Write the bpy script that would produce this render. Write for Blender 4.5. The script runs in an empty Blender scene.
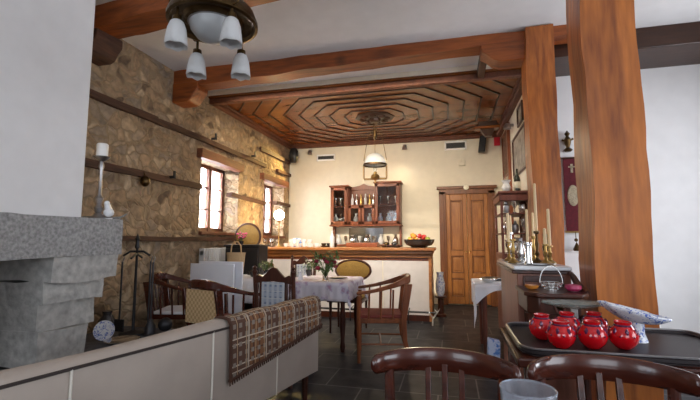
import bpy, math, random
from mathutils import Vector, Matrix, noise
random.seed(7)
PI = math.pi
SC = bpy.context.scene
COL = SC.collection

# ------------------------------------------------------------------ materials
def new_mat(name):
    m = bpy.data.materials.new(name); m.use_nodes = True
    nt = m.node_tree; b = nt.nodes['Principled BSDF']
    return m, nt, b

def plain(name, col, rough=.5, metal=0., trans=0., emis=None, es=0., sss=0., coat=0., bump=0., bscale=40., ior=1.45, vary=.0, alpha=1.):
    m, nt, b = new_mat(name)
    b.inputs['Base Color'].default_value = (*col, 1); b.inputs['Roughness'].default_value = rough
    b.inputs['Metallic'].default_value = metal; b.inputs['Transmission Weight'].default_value = trans
    b.inputs['IOR'].default_value = ior; b.inputs['Coat Weight'].default_value = coat
    b.inputs['Alpha'].default_value = alpha
    if emis: b.inputs['Emission Color'].default_value = (*emis, 1); b.inputs['Emission Strength'].default_value = es
    if bump or vary:
        tc = nt.nodes.new('ShaderNodeTexCoord'); n = nt.nodes.new('ShaderNodeTexNoise')
        n.inputs['Scale'].default_value = bscale; n.inputs['Detail'].default_value = 5
        nt.links.new(tc.outputs['Object'], n.inputs['Vector'])
        if bump:
            bp = nt.nodes.new('ShaderNodeBump'); bp.inputs['Strength'].default_value = bump; bp.inputs['Distance'].default_value = .01
            nt.links.new(n.outputs['Fac'], bp.inputs['Height']); nt.links.new(bp.outputs['Normal'], b.inputs['Normal'])
        if vary:
            r = nt.nodes.new('ShaderNodeValToRGB')
            r.color_ramp.elements[0].position = .3; r.color_ramp.elements[1].position = .7
            r.color_ramp.elements[0].color = (*[c * (1 - vary) for c in col], 1)
            r.color_ramp.elements[1].color = (*[min(1, c * (1 + vary)) for c in col], 1)
            nt.links.new(n.outputs['Fac'], r.inputs['Fac']); nt.links.new(r.outputs['Color'], b.inputs['Base Color'])
    return m

def wood(name, dark, light, rough=.4, scale=(1, 1, 1), axis='X', grain=9., bump=.25, coat=0., knots=0.):
    m, nt, b = new_mat(name); L = nt.links
    tc = nt.nodes.new('ShaderNodeTexCoord'); mp = nt.nodes.new('ShaderNodeMapping')
    s = {'X': (.12, 1, 1), 'Y': (1, .12, 1), 'Z': (1, 1, .12)}[axis]
    mp.inputs['Scale'].default_value = [grain * a * c for a, c in zip(s, scale)]
    L.new(tc.outputs['Object'], mp.inputs['Vector'])
    n = nt.nodes.new('ShaderNodeTexNoise'); n.inputs['Scale'].default_value = 1.; n.inputs['Detail'].default_value = 6; n.inputs['Distortion'].default_value = 1.2
    L.new(mp.outputs['Vector'], n.inputs['Vector'])
    n2 = nt.nodes.new('ShaderNodeTexNoise'); n2.inputs['Scale'].default_value = 5.; n2.inputs['Detail'].default_value = 4
    L.new(mp.outputs['Vector'], n2.inputs['Vector'])
    mx = nt.nodes.new('ShaderNodeMath'); mx.operation = 'MULTIPLY_ADD'; mx.inputs[1].default_value = .45
    L.new(n2.outputs['Fac'], mx.inputs[0])
    m2 = nt.nodes.new('ShaderNodeMath'); m2.operation = 'MULTIPLY'; m2.inputs[1].default_value = .6
    L.new(n.outputs['Fac'], m2.inputs[0]); L.new(m2.outputs[0], mx.inputs[2])
    r = nt.nodes.new('ShaderNodeValToRGB'); r.color_ramp.elements[0].position = .36; r.color_ramp.elements[1].position = .68
    r.color_ramp.elements[0].color = (*dark, 1); r.color_ramp.elements[1].color = (*light, 1)
    L.new(mx.outputs[0], r.inputs['Fac'])
    out = r.outputs['Color']
    if knots:
        v = nt.nodes.new('ShaderNodeTexVoronoi'); v.inputs['Scale'].default_value = knots
        L.new(tc.outputs['Object'], v.inputs['Vector'])
        kr = nt.nodes.new('ShaderNodeValToRGB'); kr.color_ramp.elements[0].position = .02; kr.color_ramp.elements[1].position = .12
        kr.color_ramp.elements[0].color = (.25, .25, .25, 1)
        L.new(v.outputs['Distance'], kr.inputs['Fac'])
        mm = nt.nodes.new('ShaderNodeMix'); mm.data_type = 'RGBA'; mm.blend_type = 'MULTIPLY'; mm.inputs[0].default_value = 1
        L.new(out, mm.inputs[6]); L.new(kr.outputs['Color'], mm.inputs[7]); out = mm.outputs[2]
    L.new(out, b.inputs['Base Color']); b.inputs['Roughness'].default_value = rough; b.inputs['Coat Weight'].default_value = coat
    bp = nt.nodes.new('ShaderNodeBump'); bp.inputs['Strength'].default_value = bump; bp.inputs['Distance'].default_value = .01
    L.new(mx.outputs[0], bp.inputs['Height']); L.new(bp.outputs['Normal'], b.inputs['Normal'])
    return m

def masonry(name, scale=(6.2, 6.2, 8.8), cols=None, mortar=(.31, .22, .13), mw=.0, bump=.55):
    m, nt, b = new_mat(name); L = nt.links
    tc = nt.nodes.new('ShaderNodeTexCoord')
    nz = nt.nodes.new('ShaderNodeTexNoise'); nz.inputs['Scale'].default_value = 3.; L.new(tc.outputs['Object'], nz.inputs['Vector'])
    ad = nt.nodes.new('ShaderNodeVectorMath'); ad.operation = 'MULTIPLY_ADD'; ad.inputs[1].default_value = (.42, .42, .42)
    L.new(nz.outputs['Color'], ad.inputs[0]); L.new(tc.outputs['Object'], ad.inputs[2])
    mp = nt.nodes.new('ShaderNodeMapping'); mp.inputs['Scale'].default_value = scale; L.new(ad.outputs[0], mp.inputs['Vector'])
    v = nt.nodes.new('ShaderNodeTexVoronoi'); v.inputs['Scale'].default_value = 1.; L.new(mp.outputs['Vector'], v.inputs['Vector'])
    e = nt.nodes.new('ShaderNodeTexVoronoi'); e.feature = 'DISTANCE_TO_EDGE'; e.inputs['Scale'].default_value = 1.; L.new(mp.outputs['Vector'], e.inputs['Vector'])
    sp = nt.nodes.new('ShaderNodeSeparateColor'); L.new(v.outputs['Color'], sp.inputs[0])
    r = nt.nodes.new('ShaderNodeValToRGB'); cr = r.color_ramp
    cols = cols or [(0, (.13, .085, .055)), (.12, (.30, .20, .12)), (.4, (.40, .275, .165)), (.6, (.29, .225, .165)), (.8, (.42, .30, .185)), (.92, (.52, .40, .27)), (1, (.20, .135, .09))]
    cr.elements[0].position = cols[0][0]; cr.elements[0].color = (*cols[0][1], 1)
    cr.elements[1].position = cols[-1][0]; cr.elements[1].color = (*cols[-1][1], 1)
    for p, c in cols[1:-1]:
        el = cr.elements.new(p); el.color = (*c, 1)
    L.new(sp.outputs[0], r.inputs['Fac'])
    n3 = nt.nodes.new('ShaderNodeTexNoise'); n3.inputs['Scale'].default_value = 14.; n3.inputs['Detail'].default_value = 8; L.new(tc.outputs['Object'], n3.inputs['Vector'])
    r3 = nt.nodes.new('ShaderNodeValToRGB'); r3.color_ramp.elements[0].position = .3; r3.color_ramp.elements[1].position = .75
    r3.color_ramp.elements[0].color = (.6, .6, .6, 1); r3.color_ramp.elements[1].color = (1.3, 1.25, 1.2, 1); L.new(n3.outputs['Fac'], r3.inputs['Fac'])
    mu = nt.nodes.new('ShaderNodeMix'); mu.data_type = 'RGBA'; mu.blend_type = 'MULTIPLY'; mu.inputs[0].default_value = 1
    L.new(r.outputs['Color'], mu.inputs[6]); L.new(r3.outputs['Color'], mu.inputs[7])
    er = nt.nodes.new('ShaderNodeValToRGB'); er.color_ramp.elements[0].position = mw; er.color_ramp.elements[1].position = .14; L.new(e.outputs['Distance'], er.inputs['Fac'])
    mx = nt.nodes.new('ShaderNodeMix'); mx.data_type = 'RGBA'; L.new(er.outputs['Color'], mx.inputs[0]); mx.inputs[6].default_value = (*mortar, 1); L.new(mu.outputs[2], mx.inputs[7])
    L.new(mx.outputs[2], b.inputs['Base Color']); b.inputs['Roughness'].default_value = .9
    hs = nt.nodes.new('ShaderNodeMath'); hs.operation = 'MULTIPLY_ADD'; hs.inputs[1].default_value = .35; L.new(n3.outputs['Fac'], hs.inputs[0]); L.new(er.outputs['Color'], hs.inputs[2])
    bp = nt.nodes.new('ShaderNodeBump'); bp.inputs['Strength'].default_value = bump; bp.inputs['Distance'].default_value = .035
    L.new(hs.outputs[0], bp.inputs['Height']); L.new(bp.outputs['Normal'], b.inputs['Normal'])
    return m

def tiles(name):
    m, nt, b = new_mat(name); L = nt.links
    tc = nt.nodes.new('ShaderNodeTexCoord'); mp = nt.nodes.new('ShaderNodeMapping'); mp.inputs['Location'].default_value = (.12, .23, 0)
    L.new(tc.outputs['Object'], mp.inputs['Vector'])
    br = nt.nodes.new('ShaderNodeTexBrick'); br.inputs['Scale'].default_value = 1.
    br.inputs['Brick Width'].default_value = .62; br.inputs['Row Height'].default_value = .45; br.inputs['Mortar Size'].default_value = .006
    br.inputs['Mortar Smooth'].default_value = .2
    br.inputs['Color1'].default_value = (.011, .012, .016, 1); br.inputs['Color2'].default_value = (.020, .021, .026, 1); br.inputs['Mortar'].default_value = (.12, .12, .12, 1)
    L.new(mp.outputs['Vector'], br.inputs['Vector'])
    n = nt.nodes.new('ShaderNodeTexNoise'); n.inputs['Scale'].default_value = 6.; n.inputs['Detail'].default_value = 6; L.new(tc.outputs['Object'], n.inputs['Vector'])
    r = nt.nodes.new('ShaderNodeValToRGB'); r.color_ramp.elements[0].color = (.28, .28, .28, 1); r.color_ramp.elements[1].color = (.55, .55, .55, 1); L.new(n.outputs['Fac'], r.inputs['Fac'])
    b.inputs['Specular IOR Level'].default_value = .18; L.new(r.outputs['Color'], b.inputs['Roughness']); L.new(br.outputs['Color'], b.inputs['Base Color'])
    bp = nt.nodes.new('ShaderNodeBump'); bp.inputs['Strength'].default_value = .3; bp.inputs['Distance'].default_value = .01
    L.new(n.outputs['Fac'], bp.inputs['Height']); L.new(bp.outputs['Normal'], b.inputs['Normal'])
    return m

def stripes(name, base, rules, rough=.85, bump=.2):
    """rules: list of (axis, period, width, offset, colour) painted over base (woven pattern)"""
    m, nt, b = new_mat(name); L = nt.links
    tc = nt.nodes.new('ShaderNodeTexCoord'); sx = nt.nodes.new('ShaderNodeSeparateXYZ'); L.new(tc.outputs['UV'], sx.inputs[0])
    cur = None; curcol = (*base, 1)
    for ax, per, wd, off, col in rules:
        def band(a):
            ad = nt.nodes.new('ShaderNodeMath'); ad.operation = 'ADD'; ad.inputs[1].default_value = off + 50 * per; L.new(sx.outputs[a], ad.inputs[0])
            mo = nt.nodes.new('ShaderNodeMath'); mo.operation = 'MODULO'; mo.inputs[1].default_value = per; L.new(ad.outputs[0], mo.inputs[0])
            lt = nt.nodes.new('ShaderNodeMath'); lt.operation = 'LESS_THAN'; lt.inputs[1].default_value = wd; L.new(mo.outputs[0], lt.inputs[0])
            return lt.outputs[0]
        if ax == 'XY':
            a = nt.nodes.new('ShaderNodeMath'); a.operation = 'MULTIPLY'; L.new(band('X'), a.inputs[0]); L.new(band('Y'), a.inputs[1]); f = a.outputs[0]
        else: f = band(ax)
        mx = nt.nodes.new('ShaderNodeMix'); mx.data_type = 'RGBA'; L.new(f, mx.inputs[0])
        if cur is None: mx.inputs[6].default_value = curcol
        else: L.new(cur, mx.inputs[6])
        mx.inputs[7].default_value = (*col, 1); cur = mx.outputs[2]
    L.new(cur, b.inputs['Base Color']); b.inputs['Roughness'].default_value = rough
    return m

def blotch(name, base, spots, scale=9., rough=.8, thr=.2, sheen=0.):
    """cloth printed with scattered blossoms"""
    m, nt, b = new_mat(name); L = nt.links
    tc = nt.nodes.new('ShaderNodeTexCoord'); n = nt.nodes.new('ShaderNodeTexNoise'); n.inputs['Scale'].default_value = scale * 2; n.inputs['Detail'].default_value = 4
    L.new(tc.outputs['Object'], n.inputs['Vector'])
    ad = nt.nodes.new('ShaderNodeVectorMath'); ad.operation = 'MULTIPLY_ADD'; ad.inputs[1].default_value = (.12, .12, .12); L.new(n.outputs['Color'], ad.inputs[0]); L.new(tc.outputs['Object'], ad.inputs[2])
    v = nt.nodes.new('ShaderNodeTexVoronoi'); v.inputs['Scale'].default_value = scale; L.new(ad.outputs[0], v.inputs['Vector'])
    r = nt.nodes.new('ShaderNodeValToRGB'); cr = r.color_ramp; cr.elements[0].position = 0; cr.elements[0].color = (*spots[0], 1)
    cr.elements[1].position = 1; cr.elements[1].color = (*base, 1)
    el = cr.elements.new(thr); el.color = (*spots[1], 1); el = cr.elements.new(thr * 1.7); el.color = (*base, 1)
    L.new(v.outputs['Distance'], r.inputs['Fac']); L.new(r.outputs['Color'], b.inputs['Base Color']); b.inputs['Roughness'].default_value = rough
    return m

def cane_mat(name):
    m, nt, b = new_mat(name); L = nt.links
    tc = nt.nodes.new('ShaderNodeTexCoord'); ch = nt.nodes.new('ShaderNodeTexChecker'); ch.inputs['Scale'].default_value = 38.
    ch.inputs['Color1'].default_value = (.70, .50, .28, 1); ch.inputs['Color2'].default_value = (.50, .32, .15, 1)
    L.new(tc.outputs['Object'], ch.inputs['Vector']); L.new(ch.outputs['Color'], b.inputs['Base Color']); b.inputs['Roughness'].default_value = .6
    return m

M = {}
M['beam'] = wood('hewn_beam_wood', (.13, .030, .006), (.38, .098, .018), .42, axis='X', grain=7, bump=.5, knots=1.3)
M['post'] = wood('hewn_post_wood', (.22, .055, .009), (.58, .18, .030), .38, axis='Z', grain=7, bump=.5, coat=.15, knots=1.6)
M['ceilwood'] = wood('ceiling_board_wood', (.14, .040, .007), (.28, .082, .014), .25, axis='X', grain=6, bump=.15)
M['ceildark'] = wood('ceiling_moulding_wood', (.025, .009, .004), (.06, .02, .008), .35, axis='X', grain=8, bump=.15)
M['lath'] = wood('old_tie_beam_wood', (.035, .014, .008), (.10, .038, .018), .75, axis='Y', grain=12, bump=.6)
M['lintel'] = wood('lintel_wood', (.08, .026, .012), (.19, .062, .026), .6, axis='Y', grain=9, bump=.4)
M['door'] = wood('door_wood', (.22, .078, .018), (.40, .165, .042), .36, axis='Z', grain=9, bump=.15)
M['doorframe'] = wood('door_frame_wood', (.11, .036, .011), (.22, .078, .024), .4, axis='Z', grain=9, bump=.2)
M['bar'] = wood('bar_wood', (.24, .085, .022), (.44, .18, .055), .35, axis='X', grain=8, bump=.15)
M['cab'] = wood('wall_cabinet_wood', (.13, .032, .010), (.26, .07, .022), .35, axis='Z', grain=9, bump=.15)
M['mahog'] = wood('mahogany', (.035, .008, .005), (.085, .018, .009), .22, axis='X', grain=8, bump=.08, coat=.35)
M['chairwood'] = wood('chair_wood', (.12, .034, .013), (.27, .085, .032), .28, axis='Z', grain=9, bump=.1)
M['darkwood'] = wood('carved_dark_wood', (.028, .008, .005), (.075, .02, .010), .3, axis='Z', grain=10, bump=.15)
M['redwood'] = wood('red_cabinet_wood', (.09, .025, .016), (.19, .06, .036), .38, axis='Z', grain=7, bump=.12)
M['cabbody'] = wood('warm_cabinet_wood', (.15, .05, .03), (.30, .11, .065), .35, axis='Z', grain=7, bump=.1)
M['cutglass'] = plain('cut_glass', (.72, .80, .76), .12, trans=.85, bump=.8, bscale=60)
M['barplaster'] = plain('bar_front_plaster', (.60, .56, .55), .85, bump=.2, bscale=9, vary=.05)
M['tumbler'] = plain('tumbler_glass', (.85, .90, .98), .12, trans=.86)
M['traylacquer'] = plain('tray_lacquer', (.022, .016, .018), .45)
M['black'] = plain('black_paint', (.012, .012, .014), .4)
M['plaster'] = plain('cream_plaster', (.74, .68, .55), .9, bump=.15, bscale=8, vary=.035)
M['white'] = plain('white_plaster', (.80, .79, .79), .9, bump=.15, bscale=6, vary=.03)
M['stone'] = masonry('rubble_masonry')
M['granite'] = plain('grey_granite', (.33, .325, .32), .8, bump=1., bscale=45, vary=.35)
M['rock'] = plain('pale_hearth_stone', (.42, .41, .39), .85, bump=1., bscale=18, vary=.25)
M['slate'] = plain('hearth_slate', (.10, .10, .11), .6, bump=.5, bscale=12, vary=.3)
M['tiles'] = tiles('slate_floor_tiles')
M['sofa'] = plain('beige_sofa_cloth', (.42, .355, .305), .55, bump=.25, bscale=5, vary=.06)
M['sofalight'] = plain('pale_piping', (.72, .68, .60), .6)
M['piping'] = plain('dark_piping', (.035, .025, .022), .7)
M['blanket'] = stripes('woven_plaid', (.20, .085, .035), [
    ('X', .050, .010, 0, (.085, .035, .018)), ('Y', .050, .008, 0, (.085, .035, .018)),
    ('X', .30, .16, .03, (.10, .045, .028)), ('X', .30, .012, .19, (.42, .35, .27)), ('X', .30, .012, .04, (.42, .35, .27)),
    ('Y', .14, .007, .02, (.55, .45, .35)), ('Y', .14, .006, .05, (.55, .45, .35)),
    ('XY', .05, .024, .012, (.24, .20, .165)), ('X', .075, .006, .055, (.42, .28, .16))])
M['fringe'] = plain('blanket_fringe', (.07, .03, .018), .9)
M['cane'] = cane_mat('woven_cane')
M['burgundy'] = plain('burgundy_leather', (.16, .018, .022), .4)
M['redseat'] = blotch('patterned_red_seat', (.22, .045, .035), [(.30, .16, .10), (.12, .02, .02)], 22)
M['blueup'] = stripes('blue_grey_tapestry', (.32, .35, .42), [('X', .05, .022, .01, (.42, .44, .48)), ('XY', .05, .02, .03, (.17, .20, .28)), ('Y', .06, .006, 0, (.50, .50, .50))])
M['ochre'] = plain('ochre_velvet', (.24, .14, .028), .75, bump=.2, bscale=60, vary=.15)
M['floral'] = blotch('floral_tablecloth', (.74, .70, .78), [(.50, .26, .36), (.52, .44, .60)], 11., thr=.3)
M['cloth'] = plain('white_linen', (.90, .90, .94), .8, bump=.1, bscale=30)
M['paper'] = plain('white_board', (.86, .87, .93), .7)
M['brass'] = plain('aged_brass', (.10, .06, .025), .38, metal=1., bump=.3, bscale=30)
M['brassbright'] = plain('polished_brass', (.42, .27, .09), .3, metal=1.)
M['silver'] = plain('silver', (.75, .75, .74), .2, metal=1.)
M['pewter'] = plain('pewter', (.38, .37, .38), .35, metal=1., bump=.3, bscale=25)
M['iron'] = plain('wrought_iron', (.045, .045, .05), .45, metal=.7)
M['frost'] = plain('frosted_glass', (.80, .80, .80), .45, trans=.35, bump=.3, bscale=70)
M['glass'] = plain('clear_glass', (.95, .97, .97), .03, trans=1.)
M['opal'] = plain('opal_glass', (.62, .63, .64), .3, trans=.35)
M['globe'] = plain('lit_globe', (1, .95, .8), .4, emis=(1., .88, .62), es=9.)
M['redglass'] = plain('red_glass', (.78, .004, .012), .08, trans=.35, coat=.7)
M['plum'] = plain('plum_enamel', (.10, .012, .06), .25, metal=.3, coat=.6)
M['wax'] = plain('ivory_wax', (.92, .70, .40), .5)
M['waxwhite'] = plain('white_wax', (.85, .83, .80), .5)
M['amber'] = plain('amber_glass', (.75, .28, .05), .15, coat=.5)
M['magenta'] = plain('magenta_wax', (.45, .03, .11), .35)
M['leaf'] = plain('leaf_green', (.09, .17, .045), .5, vary=.4, bscale=20)
M['flower'] = plain('dark_red_petal', (.28, .02, .05), .6)
M['pinkpetal'] = plain('pink_petal', (.72, .10, .24), .6)
M['whitepetal'] = plain('cream_petal', (.80, .78, .66), .6)
M['orange'] = plain('orange_peel', (.72, .27, .03), .5, bump=.2, bscale=90)
M['apple'] = plain('red_apple', (.45, .03, .025), .3)
M['greenfruit'] = plain('green_fruit', (.33, .36, .06), .4)
M['porcelain'] = plain('white_porcelain', (.82, .83, .86), .2, coat=.4)
M['blueporc'] = blotch('blue_and_white_porcelain', (.78, .80, .86), [(.05, .10, .42), (.10, .18, .55)], 30, rough=.2, thr=.28)
M['darkdish'] = plain('dark_glazed_dish', (.03, .028, .032), .25, coat=.5)
M['wicker'] = stripes('straw_weave', (.62, .45, .27), [('X', .02, .009, 0, (.40, .26, .13)), ('Y', .02, .007, 0, (.50, .34, .18))])
M['radiator'] = plain('radiator_enamel', (.60, .60, .62), .4)
M['curtain'] = None
M['redtextile'] = plain('crimson_velvet', (.10, .005, .012), .8, vary=.2, bscale=30)
M['goldthread'] = plain('gold_embroidery', (.40, .33, .22), .6, bump=.6, vary=.4, bscale=120)
M['ventdark'] = plain('vent_dark', (.035, .035, .035), .5)
M['ventwhite'] = plain('vent_enamel', (.92, .92, .90), .5)
M['redsign'] = plain('red_plastic', (.60, .01, .03), .4)
M['bottle'] = plain('dark_bottle_glass', (.012, .02, .012), .08, coat=.6)
M['labelpaper'] = plain('bottle_label', (.80, .76, .62), .7)
M['print'] = plain('faded_print', (.34, .31, .26), .6, vary=.45, bscale=9)
M['printdark'] = plain('dark_carved_panel', (.17, .085, .05), .6, vary=.5, bscale=22)
M['bluebag'] = blotch('blue_white_carton', (.60, .68, .88), [(.05, .14, .5), (.10, .25, .65)], 14, rough=.4, thr=.35)
M['purple'] = plain('lilac_glass', (.34, .22, .50), .2, trans=.3)
M['mirror'] = plain('mirror_glass', (.75, .75, .74), .08, metal=1.)
M['switch'] = plain('ivory_plastic', (.72, .66, .52), .5)

m, nt, b = new_mat('net_curtain'); M['curtain'] = m
b.inputs['Base Color'].default_value = (.9, .88, .86, 1); b.inputs['Roughness'].default_value = .9
tl = nt.nodes.new('ShaderNodeBsdfTranslucent'); tl.inputs['Color'].default_value = (.92, .92, .95, 1)
ms = nt.nodes.new('ShaderNodeMixShader'); ms.inputs[0].default_value = .7
nt.links.new(b.outputs[0], ms.inputs[1]); nt.links.new(tl.outputs[0], ms.inputs[2])
nt.links.new(ms.outputs[0], nt.nodes['Material Output'].inputs['Surface'])

# ------------------------------------------------------------------ mesh building
class MB:
    def __init__(s): s.v = []; s.f = []
    def add(s, vs, fs):
        o = len(s.v); s.v += [tuple(p) for p in vs]; s.f += [tuple(i + o for i in f) for f in fs]; return s
    def box(s, x0, x1, y0, y1, z0, z1):
        vs = [(x, y, z) for z in (z0, z1) for x, y in ((x0, y0), (x1, y0), (x1, y1), (x0, y1))]
        return s.add(vs, [(3, 2, 1, 0), (4, 5, 6, 7), (0, 1, 5, 4), (1, 2, 6, 5), (2, 3, 7, 6), (3, 0, 4, 7)])
    def grid(s, nx, ny, fn):
        vs = [fn(i / nx, j / ny) for j in range(ny + 1) for i in range(nx + 1)]
        return s.add(vs, [(j * (nx + 1) + i, j * (nx + 1) + i + 1, (j + 1) * (nx + 1) + i + 1, (j + 1) * (nx + 1) + i) for j in range(ny) for i in range(nx)])
    def lathe(s, prof, c=(0, 0, 0), n=20, sx=1, sy=1, cap=True, rot=None):
        vs = []
        for r, z in prof:
            for k in range(n):
                a = 2 * PI * k / n; p = Vector((r * math.cos(a) * sx, r * math.sin(a) * sy, z))
                if rot: p = rot @ p
                vs.append((c[0] + p.x, c[1] + p.y, c[2] + p.z))
        fs = [(j * n + k, j * n + (k + 1) % n, (j + 1) * n + (k + 1) % n, (j + 1) * n + k) for j in range(len(prof) - 1) for k in range(n)]
        if cap:
            if prof[0][0] > 1e-5: fs.append(tuple(reversed(range(n))))
            if prof[-1][0] > 1e-5: fs.append(tuple((len(prof) - 1) * n + k for k in range(n)))
        return s.add(vs, fs)
    def ball(s, c, r, n=14, m=8, sz=1):
        return s.lathe([(max(1e-5, r * math.sin(PI * i / m)), -r * sz * math.cos(PI * i / m)) for i in range(m + 1)], c, n, cap=False)
    def tube(s, pts, r, n=8, closed=False, flat=1.):
        pts = [Vector(p) for p in pts]; N = len(pts); vs = []
        rr = r if hasattr(r, '__len__') else [r] * N
        up0 = None
        for i, p in enumerate(pts):
            a = pts[(i - 1) % N] if (closed or i > 0) else p; c = pts[(i + 1) % N] if (closed or i < N - 1) else p
            t = (c - a).normalized()
            if up0 is None:
                up0 = Vector((0, 0, 1)) if abs(t.z) < .9 else Vector((1, 0, 0))
            u = up0 - t * up0.dot(t); u.normalize(); up0 = u
            w = t.cross(u)
            for k in range(n):
                g = 2 * PI * k / n; q = p + (u * math.cos(g) * flat + w * math.sin(g)) * rr[i]
                vs.append(q)
        M_ = N if closed else N - 1
        fs = [(i * n + k, i * n + (k + 1) % n, ((i + 1) % N) * n + (k + 1) % n, ((i + 1) % N) * n + k) for i in range(M_) for k in range(n)]
        if not closed: fs += [tuple(reversed(range(n))), tuple((N - 1) * n + k for k in range(n))]
        return s.add(vs, fs)
    def ribbon(s, pts, w, h, z_up=True):
        """rectangular section swept along pts (h vertical, w sideways)"""
        pts = [Vector(p) for p in pts]; N = len(pts); vs = []
        for i, p in enumerate(pts):
            a = pts[max(0, i - 1)]; c = pts[min(N - 1, i + 1)]; t = (c - a); t.z = 0; t.normalize()
            side = Vector((t.y, -t.x, 0))
            hh = h[i] if hasattr(h, '__len__') else h; ww = w[i] if hasattr(w, '__len__') else w
            for sx, sz in ((-1, -1), (1, -1), (1, 1), (-1, 1)): vs.append(p + side * sx * ww / 2 + Vector((0, 0, sz * hh / 2)))
        fs = [(i * 4 + k, i * 4 + (k + 1) % 4, (i + 1) * 4 + (k + 1) % 4, (i + 1) * 4 + k) for i in range(N - 1) for k in range(4)]
        fs += [(3, 2, 1, 0), tuple((N - 1) * 4 + k for k in range(4))]
        return s.add(vs, fs)
    def prism(s, poly, t0, t1, plane='XZ'):
        """poly in the plane, extruded along the third axis"""
        f = {'XZ': lambda a, b, t: (a, t, b), 'YZ': lambda a, b, t: (t, a, b), 'XY': lambda a, b, t: (a, b, t)}[plane]
        n = len(poly); vs = [f(a, b, t0) for a, b in poly] + [f(a, b, t1) for a, b in poly]
        return s.add(vs, [tuple(range(n)), tuple(reversed(range(n, 2 * n)))] + [(k, k + n, (k + 1) % n + n, (k + 1) % n) for k in range(n)])
    def xf(s, mat):
        s.v = [tuple(mat @ Vector(p)) for p in s.v]; return s
    def build(s, name, mat, parent=None, bevel=0., smooth=True, sub=0, angle=35, solid=0., uv=None, seg=2):
        me = bpy.data.meshes.new(name); me.from_pydata(s.v, [], s.f); me.update()
        import bmesh
        bm = bmesh.new(); bm.from_mesh(me); bmesh.ops.recalc_face_normals(bm, faces=bm.faces)
        if uv:
            lay = bm.loops.layers.uv.new('UVMap')
            for f in bm.faces:
                for l in f.loops: l[lay].uv = uv(l.vert.co, f.normal)
        bm.to_mesh(me); bm.free()
        me.materials.append(M[mat] if isinstance(mat, str) else mat)
        if smooth:
            me.polygons.foreach_set('use_smooth', [True] * len(me.polygons)); me.set_sharp_from_angle(angle=math.radians(angle))
        o = bpy.data.objects.new(name, me); COL.objects.link(o)
        if solid:
            md = o.modifiers.new('solid', 'SOLIDIFY'); md.thickness = solid; md.offset = 0
        if bevel:
            md = o.modifiers.new('bevel', 'BEVEL'); md.width = bevel; md.segments = seg; md.limit_method = 'ANGLE'
        if sub:
            md = o.modifiers.new('sub', 'SUBSURF'); md.levels = sub; md.render_levels = sub
        if parent: o.parent = parent
        return o

def tag(o, label, cat, group=None, kind=None):
    o['label'] = label; o['category'] = cat
    if group: o['group'] = group
    if kind: o['kind'] = kind
    return o
def thing(name, label, cat, loc=(0, 0, 0), rz=0., group=None):
    o = bpy.data.objects.new(name, None); COL.objects.link(o); o.location = loc; o.rotation_euler = (0, 0, math.radians(rz)); o.empty_display_size = .1
    return tag(o, label, cat, group)
def struct(o, label=None):
    o['kind'] = 'structure'
    if label: o['label'] = label
    return o
def dup(root, loc, rz=None, label=None, group=None):
    r = root.copy(); COL.objects.link(r); r.location = loc
    if rz is not None: r.rotation_euler = (0, 0, math.radians(rz))
    if label: r['label'] = label
    if group: r['group'] = group
    for ch in list(root.children):
        c = ch.copy(); COL.objects.link(c); c.parent = r
        for g in list(ch.children):
            d = g.copy(); COL.objects.link(d); d.parent = c
    return r
def hewn(x0, x1, y0, y1, z0, z1, amp=.012, step=.12, seed=0.):
    """a hand-hewn timber: box with subdivided, slightly wavy faces"""
    mb = MB(); import itertools
    dims = [(x0, x1), (y0, y1), (z0, z1)]
    n = [max(2, int((b - a) / step)) for a, b in dims]
    idx = {}
    def vert(i, j, k):
        key = (i, j, k)
        if key not in idx:
            p = Vector([dims[q][0] + (dims[q][1] - dims[q][0]) * key[q] / n[q] for q in range(3)])
            d = noise.noise_vector(p * 2.3 + Vector((seed, seed * 2, 0))) * amp + noise.noise_vector(p * 9 + Vector((seed, 0, 5))) * amp * .3
            idx[key] = len(mb.v); mb.v.append(tuple(p + d))
        return idx[key]
    for a in range(3):
        b_, c_ = [q for q in range(3) if q != a]
        for side in (0, n[a]):
            for i in range(n[b_]):
                for j in range(n[c_]):
                    q = []
                    for di, dj in ((0, 0), (1, 0), (1, 1), (0, 1)):
                        key = [0, 0, 0]; key[a] = side; key[b_] = i + di; key[c_] = j + dj; q.append(vert(*key))
                    mb.f.append(tuple(q))
    return mb

# ------------------------------------------------------------------ room shell
XL, XR, YF, ZC, ZW = -3.34, 1.0, 8.0, 3.35, 3.26
YB, XE, YP = -1.9, 3.2, 5.0
struct(MB().box(XL - .6, XE + .3, YB - .3, YF + .3, -.15, 0).build('floor', 'tiles', smooth=False))
# left wall of rubble stone with two window openings
W1 = (4.84, 5.86, 1.34, 2.36); W2 = (6.78, 7.72, 1.30, 2.33); XO = XL - .42
wl = MB()
def wall_with_holes(mb, y0, y1, z0, z1, holes):
    ys = sorted({y0, y1, *[h[0] for h in holes], *[h[1] for h in holes]})
    for a, b in zip(ys, ys[1:]):
        h = [q for q in holes if q[0] <= a + 1e-6 and q[1] >= b - 1e-6]
        if h: mb.box(XO, XL, a, b, z0, h[0][2]); mb.box(XO, XL, a, b, h[0][3], z1)
        else: mb.box(XO, XL, a, b, z0, z1)
wall_with_holes(wl, YB - .3, YF + .3, 0, 3.6, [W1, W2])
struct(wl.build('wall_left', 'stone', smooth=False))
struct(MB().box(XL, XR, YF, YF + .25, 0, 3.6).build('wall_back', 'plaster', smooth=False))
struct(MB().box(XR, XR + .2, YP + .2, YF + .25, 0, 3.6).build('wall_right', 'plaster', smooth=False))
struct(MB().box(XR, XE + .3, YP, YP + .2, 0, 3.6).build('wall_partition', 'white', smooth=False))
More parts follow.
